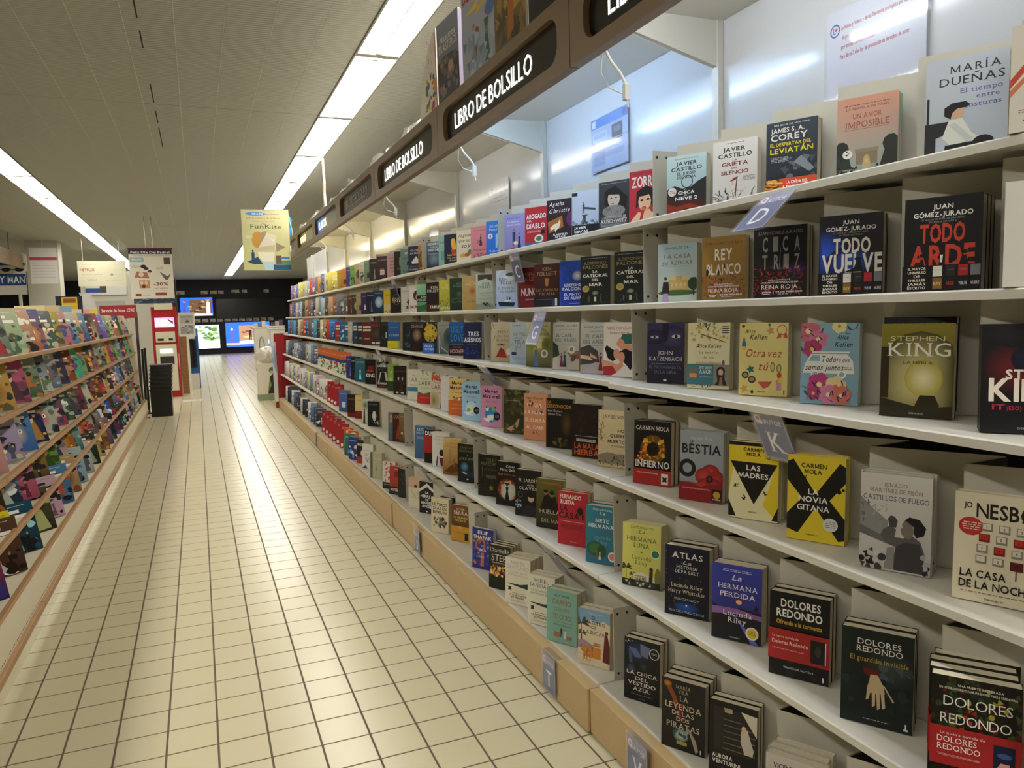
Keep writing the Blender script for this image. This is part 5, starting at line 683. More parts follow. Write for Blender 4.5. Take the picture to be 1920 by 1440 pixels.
def set_book(row, y, spec, opt, look, full=None):
    global NB
    NB += 1
    xe, z, hh = SH[row]; d = dict(w=.125, h=.19, t=.026, n=0, ang=None, band=None, dx=0, back=None, nb=None, nup=0); d.update(opt)
    if d['n'] and row != 'second': d['t'] *= .75
    d['h'] *= {'top': .91, 'second': .9, 'third': .95}.get(row, 1)
    if spec == 'CAT': spec = CAT
    elif spec.startswith('MM'): spec = mm(spec)
    elif spec.startswith('MS'): spec = ms(spec)
    ang = d['ang'] if d['ang'] is not None else {'top': 28, 'second': 29, 'third': 27, 'fourth': 28, 'fifth': 32, 'lowest': 31}[row]
    ang += rnd.uniform(-1.2, 1.2)
    tl = 3.2 if row not in ('top', 'second') else 2
    o = build_book('paperback_book', spec, d['w'], d['h'], d['t'], band=d['band'], seed=NB)
    a = math.radians(ang); ey = Vector((math.cos(a), math.sin(a), 0)); ex = Vector((math.sin(a), -math.cos(a), 0))
    # the book stands before its tray; deep stacks come forward
    T_ = (d['t']+.0025)*(d['n']+1)
    tz = TOOTHY(y); A = Vector((xe+.1, tz, 0)); n30 = Vector((math.cos(math.radians(30)), math.sin(math.radians(30)), 0))
    y0 = y; bl = Vector((xe+.06+d['dx'], y, z+.0005))
    # keep the back of the stack in front of the sloping tray panel
    for _ in range(3):
        worst = max(((bl+ex*s+ey*T_+Vector((0, 0, 0)))-A).dot(n30) for s in (0, d['w'])) + .012
        if worst > -.003: bl -= Vector((1, 0, 0))*(worst+.003)/n30.x
        bl.x = max(bl.x, xe-.008); bl.y = y0*bl.x/(xe+.035)
    bl.z += d['t']*math.sin(math.radians(tl))
    place(o, bl, ang, tl)
    where = 'lowest deck' if row == 'lowest' else f'{row} shelf'
    tag(o, full or f'{look}, {where}', 'paperback', GRP[row])
    for i in range(d['n']):
        if d['nb'] or d['back']:
            c_ = d['nb'] or d['back']; r_ = build_book('paperback_book', f'B {c_};T STEPHEN,.5,.9,.04,6a5a34,.7,s' if d['nb'] else f'B {c_}', d['w'], d['h'], d['t'], seed=NB+i) if i == 0 else dup(r_)
        else: r_ = dup(o)
        b2 = bl+ey*(d['t']+.0025)*(i+1)+ex*rnd.uniform(-.006, .001)
        b2.z += d['nup']
        place(r_, b2, ang, tl)
        if d['nup']: r_.scale = (1, 1, 1.0)
        sh = ' '.join(look.split(',')[0].split()[:6]).rstrip()
        for bad in ('with', 'and', 'a', 'the', 'in', 'over', 'of'):
            if sh.split()[-1] == bad: sh = ' '.join(sh.split()[:-1])
        tag(r_, f'{"darker copy" if d["nb"] else "copy"} stacked {("right", "second", "deepest")[i]} behind the {sh}, {where}', 'paperback', f'copies behind the {sh} on the {where}')
def TOOTHY(y):
    k = math.floor((y-J0)/BAY); loc = y-J0-k*BAY
    i = min(range(6), key=lambda q: abs(TOOTH[q]-loc)); return J0+k*BAY+TOOTH[i]+.035
for row, y, look, spec, opt in BOOKS: set_book(row, y, spec, opt, look)
# farther pockets: simpler covers, colours as they stand in the rows
FARC = {
 'top': '4a2c2c 3a3230 8aa884 d8d4c8 c8b48c 7ab060 4a4a9c e0943c c8b454 5a6a94 7a7a84 3a3c4c 8a94a8 c83c3c 5a7ab8 8a4a3c 3a4a8a d8d0c0'.split(),
 'second': '1c3a5c 17203a 3a2a6a b8a878 4a3c34 6a3c2c 6a7a7c 8a5a44 c8c4b8 5a4a3c 8a9cb8 d8c8a8 2c3c5c'.split(),
 'third': '6a1c20 1f2c34 24486c d0ccc0 3a6a8c 1c64b0 b8302c 2c2c34 8a7a5c d0c8b8 3a8ac0 4a4a54'.split(),
 'fourth': '2c6a7c 14202c 3a3c8a 1c2444 2c3c5c'.split(),
 'fifth': '4a6ab0 c0603a 2c2c74 5a2c2c 6a8a8c'.split(),
 'lowest': '1c3c8c 2c7a6c 6a9a84 a8b4a0'.split()}
def cname(c):
    r, g, b_ = (int(c[i:i+2], 16) for i in (0, 2, 4)); mx, mn = max(r, g, b_), min(r, g, b_)
    l = 'dark ' if mx < 90 else 'pale ' if mn > 150 else ''
    if mx-mn < 22: return 'black' if mx < 50 else l+'grey' if mx < 200 else 'off white'
    import colorsys
    h = colorsys.rgb_to_hsv(r/255, g/255, b_/255)[0]*360
    n = 'red' if h < 14 or h > 340 else ('orange' if mx > 170 else 'brown') if h < 38 else ('yellow' if mx > 150 else 'olive') if h < 68 else 'green' if h < 165 else 'teal' if h < 195 else 'blue' if h < 245 else 'purple' if h < 290 else 'pink'
    return l+n
MOT = [('a pale figure', 'H .5,.1,.5,{a},d8b08c,2a1a14;L .1,.9,.85,3,{b}'), ('a glowing disc', 'O .5,.5,.36,.24,{b},{a};L .15,.85,.9,2,{b}'), ('bold light bars', 'R .1,.6,.9,.68,{b};R .1,.74,.9,.82,{b};L .2,.8,.3,4,{b}'),
       ('a lone tree', 't .5,.1,.5,{a};L .1,.9,.86,2,{b}'), ('scattered shapes', 'N .1,.1,.9,.6,16,.08,.16,{a}/{b};L .1,.9,.84,3,{b}'), ('a small house', 'G 0,0,1,.4,{a},{b};h .5,.2,.4,.2,{b},{a};L .1,.9,.84,2,{b}')]
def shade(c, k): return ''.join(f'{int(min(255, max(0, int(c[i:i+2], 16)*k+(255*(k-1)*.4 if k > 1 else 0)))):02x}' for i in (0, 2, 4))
LAST = {'top': 5.75, 'second': 5.8, 'third': 6.1, 'fourth': 6.2, 'fifth': 6.75, 'lowest': 6.4}
ENDY = {'top': 7.9, 'second': 7.4, 'third': 7.6, 'fourth': 7.0, 'fifth': 7.2, 'lowest': 6.9}
for row in FARC:
    k = 0; n0 = sum(1 for q in BOOKS if q[0] == row)
    for bay in range(3, 7):
        for i in range(6):
            y = J0+bay*BAY+TOOTH[i]
            if y < LAST[row]+.12 or y > ENDY[row]: continue
            c = FARC[row][k % len(FARC[row])]; dk = sum(int(c[q:q+2], 16) for q in (0, 2, 4)) < 380
            nm, sp = MOT[rnd.randrange(len(MOT))]
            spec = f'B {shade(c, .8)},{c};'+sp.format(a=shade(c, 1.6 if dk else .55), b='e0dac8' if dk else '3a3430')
            k += 1
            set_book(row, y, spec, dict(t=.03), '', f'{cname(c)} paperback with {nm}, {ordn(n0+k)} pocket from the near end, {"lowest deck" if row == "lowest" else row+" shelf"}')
# ------------------------------------------------------------------ goods at the far end of the right shelves
def far_item(row, y, spec, look, w=.15, h=.2, t=.012, ang=33, grp=None, cat='magazine', name='magazine', lift=0):
    xe, z, _ = SH[row]; o = build_book(name, spec, w, h, t, seed=int(y*100))
    place(o, (xe+.02, y, z+.0005+lift+t*.09), ang, 5); return tag(o, look, cat, grp or f'{cat}s at the far end of the {row} shelf')
ORANGE = 'B e8e0cc;R 0,.55,1,1,d8641c;E .5,.82,.3,.12,f4ece0;R 0,0,1,.3,d8641c;L .1,.9,.5,3,8a8478;E .5,.12,.1,.06,f0d8c0'
REDB = 'B a8242c;L .15,.7,.86,2,f0d0d0;L .15,.6,.8,2,f0d0d0;E .2,.12,.12,.08,f0e0e0;R 0,0,1,.02,8a1c22'
for i in range(2): far_item('lowest', 6.6+.2*i, ORANGE, f'orange and white guidebook on the lowest deck, {"nearer" if i == 0 else "farther"} of the pair', .14, .21, .03, 33, 'orange and white guidebooks', 'paperback', 'paperback_book')
for i in range(6): far_item('lowest', 7.0+.22*i, REDB, f'red paperback in the row on the lowest deck, {ordn(i+1)} after the orange and white pair', .14, .22, .03, 33, 'row of red paperbacks on the lowest deck', 'paperback', 'paperback_book')
for i in range(3): far_item('fifth', 7.3+.18*i, REDB, f'red paperback on the fifth shelf, {ordn(i+1)} of the red trio from the near end', .14, .2, .03, 33, 'red trio on the fifth shelf', 'paperback', 'paperback_book')
SET = 'B d8dcd8;R 0,.66,1,1,d8703a;L .1,.9,.84,2,f4e8dc;R 0,.5,1,.66,3a4a84;N .05,.02,.95,.48,22,.08,.16,3a8a4a/c84a2c/4a9a5a/e0d8c0/b83a2a'
for i in range(9): far_item('fourth', 7.15+.17*i, SET, f'orange, blue and green children book, fourth shelf, {ordn(i+1)} in its row', .14, .2, .02, 36, 'row of matching children books', 'book', 'children_book')
FC = {'top': ('c8b454 e8d060 d8c8a0 5a6ab0 e09040 6a6a8a 8a6a9a c84a3a 9ab0c8 e0dccc', 8.1), 'second': ('6a6a7a 8a5a4a a88a6a 4a4a5a 9ab0c0 6a8ab0 c8b0a0 3a4a8a', 7.6), 'third': ('2c6ab0 b8302c 8a7a5c c0b89c 3a3a44 4a90b8 3a6a8a 6a4a3c', 7.8), 'fourth': ('4a5a7a 6a7a8a a8b0b8 8a9aa8 5a4a44', 8.85), 'fifth': ('d8b8c0 b8b8c0 a88a9a c8c0b0 6a7a9a d0c080 8a8a9a', 7.95), 'lowest': ('2a2c3c 3a4050 4a6aa0 c8c4bc 2c2c34 1c2434 e0d8cc', 8.5)}
for row, (cs, y0) in FC.items():
    cs = cs.split(); k = 0; y = y0
    while y < 11.85:
        c = cs[k % len(cs)]; k += 1; nm, sp = MOT[rnd.randrange(len(MOT))]
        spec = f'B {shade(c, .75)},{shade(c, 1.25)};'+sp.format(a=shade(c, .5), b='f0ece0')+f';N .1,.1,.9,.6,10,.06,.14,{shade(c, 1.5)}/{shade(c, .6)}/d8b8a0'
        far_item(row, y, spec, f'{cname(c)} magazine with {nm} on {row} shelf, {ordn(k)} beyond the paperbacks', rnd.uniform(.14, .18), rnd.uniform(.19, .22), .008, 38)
        y += rnd.uniform(.2, .27)
# ------------------------------------------------------------------ author index cards in clear holders
def author_sign(letter, x, y, z, tilt, lab, s=1, ang=0):
    w_, h_ = .104, .128
    t = thing('author_sign', lab, 'sign', (0, 0, 0), 'author index cards clipped to the shelves')
    a = math.radians(ang)
    spec = 'B 8d88a4;R .04,.03,.96,.8,474f80;R .05,.72,.3,.95,b08a98;W .17,.84,.1,.06,f0e8ec;R .2,.74,.3,.8,d8d4e0;T AUTOR,.62,.74,.11,e8e6f0,.58,s'+(f';T {letter},.52,.16,.42,f4f2f6,,s' if letter else '')
    c = card('card', w_, h_, spec, INKG, .0012, '8d88a4', t)
    hd = obj('holder', MB().box(-.004, w_+.004, -.003, -.0018, -.004, h_+.006).box(-.004, w_+.004, .0018, .003, -.004, h_+.006).box(-.004, w_+.004, -.003, .03, h_+.006, h_+.0085), CLEAR, t)
    t0 = math.radians(tilt); ez = Vector((math.cos(a)*math.sin(t0), math.sin(a)*math.sin(t0), math.cos(t0)))
    tl = Vector((x, y+w_/2, z)); place(t, tl-ez*(h_+.008), ang, tilt); return t
author_sign('D', 1.272, 1.43, 1.612, 48, 'blue author index card with letter D jutting from the top shelf')
author_sign('G', 1.234, 2.71, 1.352, 20, 'blue author index card with letter G hanging under the second shelf')
author_sign('C', 1.276, 3.08, 1.61, -12, 'blue author index card with letter C hanging under the top shelf')
author_sign('K', 1.186, 1.392, 1.112, -24, 'blue author index card with letter K hanging under the third shelf')
author_sign('', 1.19, 3.29, 1.105, -40, 'blue author index card turned back under the third shelf, by the salmon paperback')
author_sign('', 1.157, 3.46, .805, -40, 'blue author index card under the fourth shelf, above the olive black paperback')
author_sign('', 1.112, 2.455, .5, -35, 'blue author index card under the fifth shelf, above the mint paperback')
author_sign('', 1.112, 4.2, .5, -35, 'blue author index card under the fifth shelf, above the black and white porch paperback')
author_sign('', 1.276, 5.3, 1.605, -15, 'author index card under the top shelf above the black serpent paperback')
author_sign('', 1.236, 5.9, 1.35, -25, 'author index card under the second shelf, farther along than letter G')
author_sign('', 1.19, 5.5, 1.105, -25, 'author index card under the third shelf, the farthest on that shelf')
author_sign('T', 1.064, 2.353, .152, 0, 'blue author index card with letter T hung on the wooden plinth')
author_sign('V', 1.064, 1.768, .15, 0, 'blue author index card with letter V hung on the nearest wooden plinth')
author_sign('S', 1.064, 4.10, .152, 0, 'blue author index card with letter S hung on the far wooden plinth')
author_sign('', 1.064, 8.1, .152, 0, 'author index card on the plinth nearest the red end panel')
# ------------------------------------------------------------------ notices on the glossy back sheet
LOGO = 'W .09,.88,.055,.042,1c4a9a;T L,.082,.862,.036,1c4a9a,.026;E .103,.885,.014,.012,d8482a'
def notice(spec, y1, y0, z0, z1, lab, x=1.585, m=None, holder=True):
    t = thing('wall_notice', lab, 'notice', (0, 0, 0)); c = card('sheet', y1-y0, z1-z0, spec, m or INKG, .0006, 'f0f0f4', t)
    if holder: obj('sleeve', MB().box(-.006, y1-y0+.006, -.004, -.0025, -.006, z1-z0+.004).box(y1-y0+.003, y1-y0+.006, -.0025, .004, -.006, z1-z0+.004), CLEAR, t)
    return place(t, (x, y1, z0), 0, 0)
notice('B e0e0ea;'+LOGO+';T La Música; Videos'.replace(';', '', 0) if 0 else 'B dfe0ea;'+LOGO+';T La Música y Videos y demás Elementos protegidos por los derechos,.55,.87,.026,b0303c,.78;T de propiedad intelectual sólo podrán ser cambiados,.47,.81,.026,b0303c,.6;T por otros del mismo título.,.34,.75,.026,b0303c,.36;T Para libros 2 días ley de protección de derechos de autor,.5,.69,.026,b0303c,.7', 1.615, 1.315, 1.70, 2.10, 'white notice with red text and blue ring logo on the back sheet')
notice('B a8b8d8;R .0,.82,1,1,3a7ac8;R .03,.84,.13,.97,d0e0f4;R .86,.85,.97,.97,2a4a8a;R .05,.5,.45,.72,b8cce4;L .08,.42,.68,4,6a7a9a;R .58,.48,.86,.76,2c3446;L .62,.82,.7,5,a8b4c8;R .05,.1,.4,.4,94a8cc;L .08,.9,.3,5,7a8cb4;R .5,.5,1,.52,8a9cc0', 2.926, 2.628, 1.92, 2.135, 'blue printed notice stuck on the back sheet under the lit sign')
notice('B dcdcdc;W .12,.85,.05,.04,3a4a8a;L .2,.9,.84,1,b0303c;L .2,.9,.76,1,b0303c;L .2,.8,.68,1,b0303c;L .2,.9,.6,1,b0303c', 4.14, 3.86, 1.80, 2.07, 'white notice with red lines on the back sheet, farther along')
for yy, n in ((5.0, 'nearer'), (7.15, 'farther')):
    t = thing('empty_sign_holder', f'clear acrylic sign holder standing at the back of the top shelf, {n} one', 'sign holder', (0, 0, 0)); obj('sheet', MB().box(1.5, 1.503, yy-.1, yy+.1, 1.64, 1.95), CLEAR, t); obj('foot', MB().box(1.46, 1.55, yy-.1, yy+.1, 1.6215, 1.6245), CLEAR, t)
# ------------------------------------------------------------------ cables hanging from the canopies
for i, (y, l) in enumerate(((1.93, .1), (3.2, .09), (4.62, .08), (6.0, .07), (7.3, .07))):
    t = thing('power_lead', f'white power lead with plug dangling under the fascia, {["nearest the camera", "second nearest", "third nearest", "fourth nearest", "farthest"][i]}', 'cable', (1.09, y, 2.245), 'power leads under the fascia')
    obj('cable', MB().tube([(0, 0, 0), (.005, 0, -.18), (.02, -.005, -.19-l*.2), (.045, -.01, -.19-l*.5), (.06, -.015, -.19-l*.8)], .0045), CORD, t)
    obj('return_cable', MB().tube([(0, .006, 0), (.0, .01, -.18), (-.005, .01, -.2-l*.4), (.015, 0, -.2-l*.8), (.05, -.01, -.2-l*.95)], .0025), CORD, t)
    obj('plug', MB().box(.052, .068, -.024, -.008, -.215-l, -.185-l*.85).tube([(.06, -.02, -.215-l), (.062, -.022, -.235-l)], .003), CORD, t, .003)
# ------------------------------------------------------------------ comics and cut-outs standing on top of the fascia
TOPZ = 2.2805
def top_comic(spec, y1, wd, hg, ang, lab, th=.012, x=1.068):
    o = build_book('large_comic', spec, wd, hg, th, seed=len(spec), m=INKG); place(o, (x, y1, TOPZ), ang, 0); return tag(o, lab, 'comic', 'large comics standing on the fascia')
top_comic('B 5c5a6a,8a8ea4;G 0,.7,1,1,8a8ea8,a8b0c4;T Nuestros,.5,.74,.08,e8e4dc,.7,s;T TRASTEROS,.5,.62,.1,e8dcc4,.86,s;P 3a3844,.0,.5,.3,.56,.7,.55,1,.48,1,0,0,0;N .1,.1,.9,.5,40,.05,.12,6a5a5c/7a6a64/4a4a5c/8a7a74;E .62,.4,.12,.07,a88a7a', 3.398, .25, .345, 4, 'grey blue comic standing at the left end of the fascia display')
o = obj('display_board', MB().box(0, .1, 0, .004, 0, .335), mat('lilac_card', 'b8b0cc', .5)); place(o, (1.085, 3.148, TOPZ), 58, 0); tag(o, 'plain lilac card folded behind the grey blue comic', 'card')
top_comic('B 9aa4b4,b8bcc8;T MORADA,.5,.72,.07,c04040,.6;T DEL OLIMPO,.5,.6,.12,b83a3c,.9;P d8b848,.1,.5,.5,.56,.46,.5,.9,.52,.4,.44,.46,.49;P 8a4a3a,.25,.1,.42,.36,.5,.34,.4,.06;H .35,.04,.36,7a8a9a,d8b090,8a3a2a;H .7,.05,.4,2a6a4a,d8b090,b03a2a;N .05,.02,.95,.3,24,.05,.12,8a9ab0/b0b8c8/6a7a94;E .8,.42,.12,.06,5a7ab0', 3.052, .35, .5, 3, 'comic with red arched title and yellow lightning bolt on the fascia')
top_comic('B 6a5a3c,8a7a54;N .05,.05,.95,.95,60,.06,.16,b8943c/5a4a30/8a6a34/3a3428/a07c44;P c09038,.5,.2,.8,.24,.84,.6,.6,.7;P b06a34,.4,.04,.6,.1,.6,.3,.44,.3;R .94,0,1,1,a8a49c', 2.69, .27, .5, 3, 'comic with crowded golden brown figures on the fascia')
top_comic('B 14181c,1c262c;D .1,.1,.9,.9,12,.2,2a5a4c/1c3a34/243038;R .0,0,.05,1,2a3038', 2.385, .27, .5, 3, 'dark green black comic standing at the right end of the fascia display')
a = Art(.26, .36, 9)
mb_ = MB().prism([(0, 0), (.26, 0), (.26, .36), (.2, .34), (.12, .27), (.06, .18), (.02, .08)], 'y', 0, .005)
t = thing('cardboard_cutout', 'curved white cardboard cut-out with small coloured figures beside the comics', 'cut-out', (0, 0, 0)); obj('board', mb_, mat('white_card', 'e8e0d0', .6), t)
a.run('N .4,.04,.95,.5,40,.04,.1,5a6ab0/d8a03a/4a8a4a/c85a4a/e0c8b0;D .55,.5,.98,.9,14,.1,d8a8a8/c87a84;R .96,.0,.99,1,b8484a'); o = obj('print', a.mesh('print', INKP), parent=t); o.location = (0, -.0004, 0)
place(t, (1.07, 3.71, TOPZ), 2, 0)
t = thing('cardboard_cutout', 'tall white pink figure cut-out standing on the fascia far down', 'cut-out', (1.07, 6.75, TOPZ)); obj('board', MB().prism([(-.05, 0), (.05, 0), (.03, .12), (.05, .2), (.02, .26), (.03, .32), (.005, .36), (0, .42), (-.02, .36), (-.025, .28), (-.045, .2), (-.02, .12)], 'x', -.01, .01), mat('pale_pink_card', 'e8d4c8', .5), t)
m = MB(); n = 60
for i in range(n+1):
    y = 3.75+i*.085; z = .045+.012*math.sin(i*1.7)+.018*math.sin(i*.6)
    m.v += [(1.075+.01*math.sin(i*2.1), y, TOPZ), (1.10+.02*math.sin(i*1.3), y, TOPZ+z), (1.16+.02*math.cos(i), y+.02, TOPZ+z*.7)]
for i in range(n):
    for j in range(2): m.f.append((i*3+j, i*3+j+1, i*3+4+j, i*3+3+j))
o = obj('plastic_film', m, mat('clear_film', (.8, .8, .78), .12, spec=.8, alpha=.16)); tag(o, 'crumpled clear plastic film lying along the fascia top', 'film')
# ------------------------------------------------------------------ poster flag and blue bag at the end of the fascia
t = thing('hanging_poster', 'pale yellow kite poster hanging at the far end of the fascia', 'poster', (.52, 9.1, 1.90))
card('sheet', .51, .67, 'B c8c88c,d4d0a0;G 0,0,1,.3,2c4a74,c8c48c;E .3,.93,.22,.03,5a9ad8;T GRATIS,.34,.915,.03,e8f0f8,.24;L .5,.8,.92,1,8a8a5a;T por la compra de 2 libros,.46,.85,.025,a87c5a,.7,r;T de la colección,.46,.8,.022,a88a6a,.42,r;T una,.45,.755,.022,777,.1,i;T FunKite,.5,.69,.065,54504c,.66,s;E .32,.5,.13,.14,c8964a;P a89474,.4,.63,.52,.65,.44,.5,.38,.46;P e0d8c4,.52,.62,.7,.58,.68,.36,.3,.34;P c8bca0,.34,.38,.68,.42,.66,.36,.3,.32;P a08a6c,.7,.46,.9,.38,.7,.3;P f4f0e0,.56,.56,.64,.5,.66,.46,.6,.52;O .12,.55,.1,.05,e0e0b8,ccc890;H .2,.12,.22,2a4a74,2a3a5c,2a3448,0;P 2c4a70,.08,.14,.3,.22,.4,.1,.2,.1;P e8e4d0,.3,.3,.66,.3,.62,.1,.44,.1,.34,.2;P b8d4dc,.4,.14,.66,.14,.62,0,.44,0;R .68,.1,.8,.24,6a5a4c;E .88,.2,.1,.02,3a7ad0;R .8,.1,1,.16,5a8a6a;R .62,0,1,.09,2c5a84', INKP, .003, 'e8e4d0', t)
obj('rim', MB().box(-.006, .516, -.003, .004, -.008, 0).box(-.006, .516, -.003, .004, .67, .676), FRM, t)
obj('hook', MB().tube([(.5, .002, .66), (.54, .002, .45), (.545, .002, .38)], .004), CORD, t)
bm = bmesh.new(); bmesh.ops.create_icosphere(bm, subdivisions=3, radius=.12)
for v in bm.verts: v.co.x *= .75; v.co.y *= .4; v.co.z *= 1.35; v.co += Vector((.012*math.sin(v.co.z*40), .01*math.sin(v.co.x*50+v.co.z*30), 0)); v.co.x += .25*v.co.z*-.4
me = bpy.data.meshes.new('plastic_bag'); bm.to_mesh(me); bm.free(); me.materials.append(mat('blue_plastic', '2f8fd0', .3))
for p in me.polygons: p.use_smooth = True
t = thing('plastic_bag', 'blue plastic bag hanging behind the kite poster', 'bag', (1.0, 9.35, 2.45)); obj('bag_body', me, None, t); obj('bag_handle', MB().tube([(-.03, 0, .14), (.0, 0, .22), (.05, 0, .12)], .008), mat('blue_plastic', '2f8fd0', .3), t)
# ------------------------------------------------------------------ comics on the left rack
PAL = {
'top': '8a6a9a/c0504a/4ac08a 5a4ad8/8a7ae8/3ac0c8 6a7a68/b8c0a8/c03a3a 9ac08a/d8e0b0/2a5a4a c85a34/f0c8a0/e0e0c8 d87a2c/3a5a9a/e8d8b0 2a6a4a/1c2420/d8c8a8 8a8a84/d8c030/5a4a3a d86a7a/e0b0a0/3a5ab0 3a80b8/e0e4d0/c83a2a d88a7a/f0d8a0/4a8a5a 3a5a8a/8ab0d0/d8a04a a83a2a/2a3a4a/e0c8a0 d8c8a0/5a3a2c/8a5a3a'.split(),
'second': '2c4a2c/c8d0b8/d87a3a 2a7a6a/e8e0d0/b8342c d8a03a/e0b84a/8a5a1c b83a6a/d05a84/5a1c34 3a6a34/a8b88a/d8843a e0e4d8/2c4a6a/6a9a4a 6a8090/c8d0d4/d8703a 2a2a5a/3a3a74/d8a83a b84a24/8a3a1c/d8a070 3ac0b8/4ad880/8a3a8a 5ac87a/d8602a/3a4a7a 1c2c3c/3a4a4a/d8902a b8808a/3a2c3c/d8a83a'.split(),
'third': '1c2420/3a3024/d8a83a d89a8a/e8b0a8/f0e8e0 a89ac0/c8b8d8/e0d8a0 3a70b8/5a9ad8/e8d8b8 1c2450/2c3468/c8903a d8d0b8/8ac0c0/c84a6a b83a6a/2c5a6a/e0d0b8 1c3a2c/4a6a54/c0d0c8 3a3a54/8a8a4a/5a4a5c 2a1c24/b03a5a/5a1c34 d8d4bc/e0dcc8/6a8a5a c05a2a/5a2c6a/d8c030 3a2418/8a4a24/c8803a 6a3a2c/2c2420/c83a2c d8c8a8/2a2c3c/e0a04a'.split(),
'fourth': '1c3ab0/3a6ad8/c0e0f8 3a2c1c/6a4a24/b8743a 3a5068/8aa0b0/c8d0c8 b84a6a/d87a94/5a1c34 1c1814/b8903a/e0c050 5a8a3a/8ab04a/3a5a24 d8d0c8/b83a2c/3a4a6a c87a2c/8a4a1c/e0b84a 3a7a70/a8c8c0/2a4a4a b8402a/d87a3a/e0d8c8 e0e0d0/2a4a2c/c83a3a 1c1c1c/d8d0c0/8a3a4a 5a6a7a/2a3a4a/c8c8d0 c06a3a/e0dcd0/2c2c2c'.split(),
'lowest': '2a2c6a/b83a34/4a3a8a 4a3024/6a4a34/e0dcd8 12303c/1c5a74/8ac0c8 3a3824/5a5430/c8d08a d8a8c0/e0c0d0/2a2a2c 3a6aa0/5a94c0/c85a3a b08a5a/d0b080/5a3a24 8ab0c0/c8d8d8/4a6a9a b8b8b0/e0dcd4/5a6a7a 1c241c/3a4a3c/a8b0a0 c0a070/6a5a5c/d8c04a 8a5a34/d8a84a/5a2c1c 5a4a6a/a87a8a/c8a04a 2c3a34/1c2620/4a5a50'.split()}
WORDS = {('top', 4): 'T 12,.5,.8,.1,2a4a3a,.3', ('second', 9): 'T ONICE,.5,.78,.12,f0f0f4,.86', ('third', 3): 'T FASMA,.5,.72,.11,e0c060,.86,s;T MAGAN,.5,.58,.11,e0c060,.8,s', ('lowest', 6): 'T LUNA,.5,.76,.13,1c1a1c,.8,i', ('lowest', 3): 'T DES,.5,.6,.16,f0e8e8,.7,i', ('fourth', 4): 'R 0,.12,1,.34,d8c81c;L .1,.9,.26,3,6a6210'}
NC = 0
for ti, (nm, tx, tz) in enumerate(TIER):
    cols = PAL[nm]; y = 2.75+.07*ti; k = 0
    while y < 11.55:
        k += 1; NC += 1; c1, c2, c3 = (shade(q, .82) for q in cols[(k-3) % len(cols)].split('/'))
        kind = rnd.randrange(4); lt_ = 'f4efe4' if sum(int(c1[q:q+2], 16) for q in (0, 2, 4)) < 400 else '2a2430'
        spec = f'B {c1},{c2};M .02,.03,.98,.72,17,.05,.17,{c3}/{c2}/{shade(c3, 1.2)}/{shade(c1, .6)}/{shade(c2, .5)}/1c1a20'
        spec += [f';H .4,.05,.5,{c3},e0b890,2a1c18;H .68,.04,.38,{shade(c1, .6)},e0b890,6a3a1c', f';O .5,.38,.34,.26,{c3},{c1};E .4,.44,.06,.05,f4f0e8;E .6,.44,.06,.05,f4f0e8;E .41,.44,.025,.025,1a1a1a;E .59,.44,.025,.025,1a1a1a', f';P {c3},.15,.05,.35,.5,.5,.62,.7,.48,.85,.05;E .5,.55,.16,.1,e0b890;E .5,.62,.18,.07,3a2420', f';X .5,.36,.38,7,{c3};H .5,.1,.44,{c2},e0b890,1c1a24'][kind]
        spec += ';'+WORDS.get((nm, k), f'R .1,.8,.62,.86,{lt_};R .1,.7,.84,.76,{lt_};L .1,.8,.93,1,{lt_}')
        wd, hg = rnd.uniform(.175, .21), rnd.uniform(.25, .275) if nm == 'top' else rnd.uniform(.232, .255)
        th = rnd.choice((.008, .014, .022)); ang = 180-rnd.uniform(38, 50); tl = 19 if nm != 'lowest' else 15
        o = build_book('comic_book', spec, wd, hg, th, seed=NC+300, m=INKG); a = math.radians(ang)
        fx = tx-.016; place(o, (fx-wd*math.sin(a)-.005, y, tz-.006+th*.33), ang, tl)
        mo = ['two figures', 'a big eyed face', 'a large portrait', 'a starburst figure'][kind]
        tag(o, f'{cname(c1)} comic with {mo}, {ordn(k)} from near end, {nm} rack tier', 'comic', f'comics on the {nm} tier of the magazine rack')
        y += rnd.uniform(.3, .38)
# ------------------------------------------------------------------ beyond the rack: kiosk, crates, banner and signs
t = thing('hanging_banner', 'white fathers day photo gift banner hanging from the ceiling', 'banner', (-.93, 13.4, 1.72))
card('sheet', .62, .77, 'B dcd6c4;R 0,.91,1,1,30303c;T Feliz Día Del Padre!,.5,.925,.045,e8e8ec,.9,h;L .1,.95,.87,1,888;R .02,.75,.34,.84,9ab0b4;L .05,.3,.8,2,eee;E .32,.66,.07,.035,2a2422;E .38,.62,.06,.03,3a2a28;E .46,.56,.05,.025,5a3a34;R .8,.7,.95,.84,5a4a44;L .05,.25,.68,3,998;L .6,.78,.64,3,998;P a8705c,.1,.44,.16,.56,.4,.54,.44,.42;E .26,.5,.06,.05,e0c8b0;P 6a625c,.68,.56,.86,.46,.96,.52,.86,.38,.8,.4;R .2,.22,.44,.38,c08a5a;E .26,.33,.04,.04,e0c0a0;E .36,.33,.04,.04,e0c0a0;E .3,.26,.04,.04,5a3a2c;T -30%,.7,.27,.07,8a2c24,.34;T en regalos,.7,.2,.04,a06a5c,.3,r;L .55,.85,.16,1,887;R .1,.06,.23,.11,a83a34;L .25,.42,.07,1,987;R .56,.07,.82,.13,a8403a', INKP, .006, 'd8d0bc', t)
obj('top_rail', MB().box(-.01, .63, -.008, .012, .77, .8), mat('maroon_rail', '6a2028', .5), t)
obj('lower_strip', card('x', .6, .075, 'B 2c3a4c;N 0,0,1,1,30,.03,.07,7a94a4/c8d4d8/4a6474', INKP, .004, '2c3a4c').data, None, t).location = (.03, -.006, -.07)
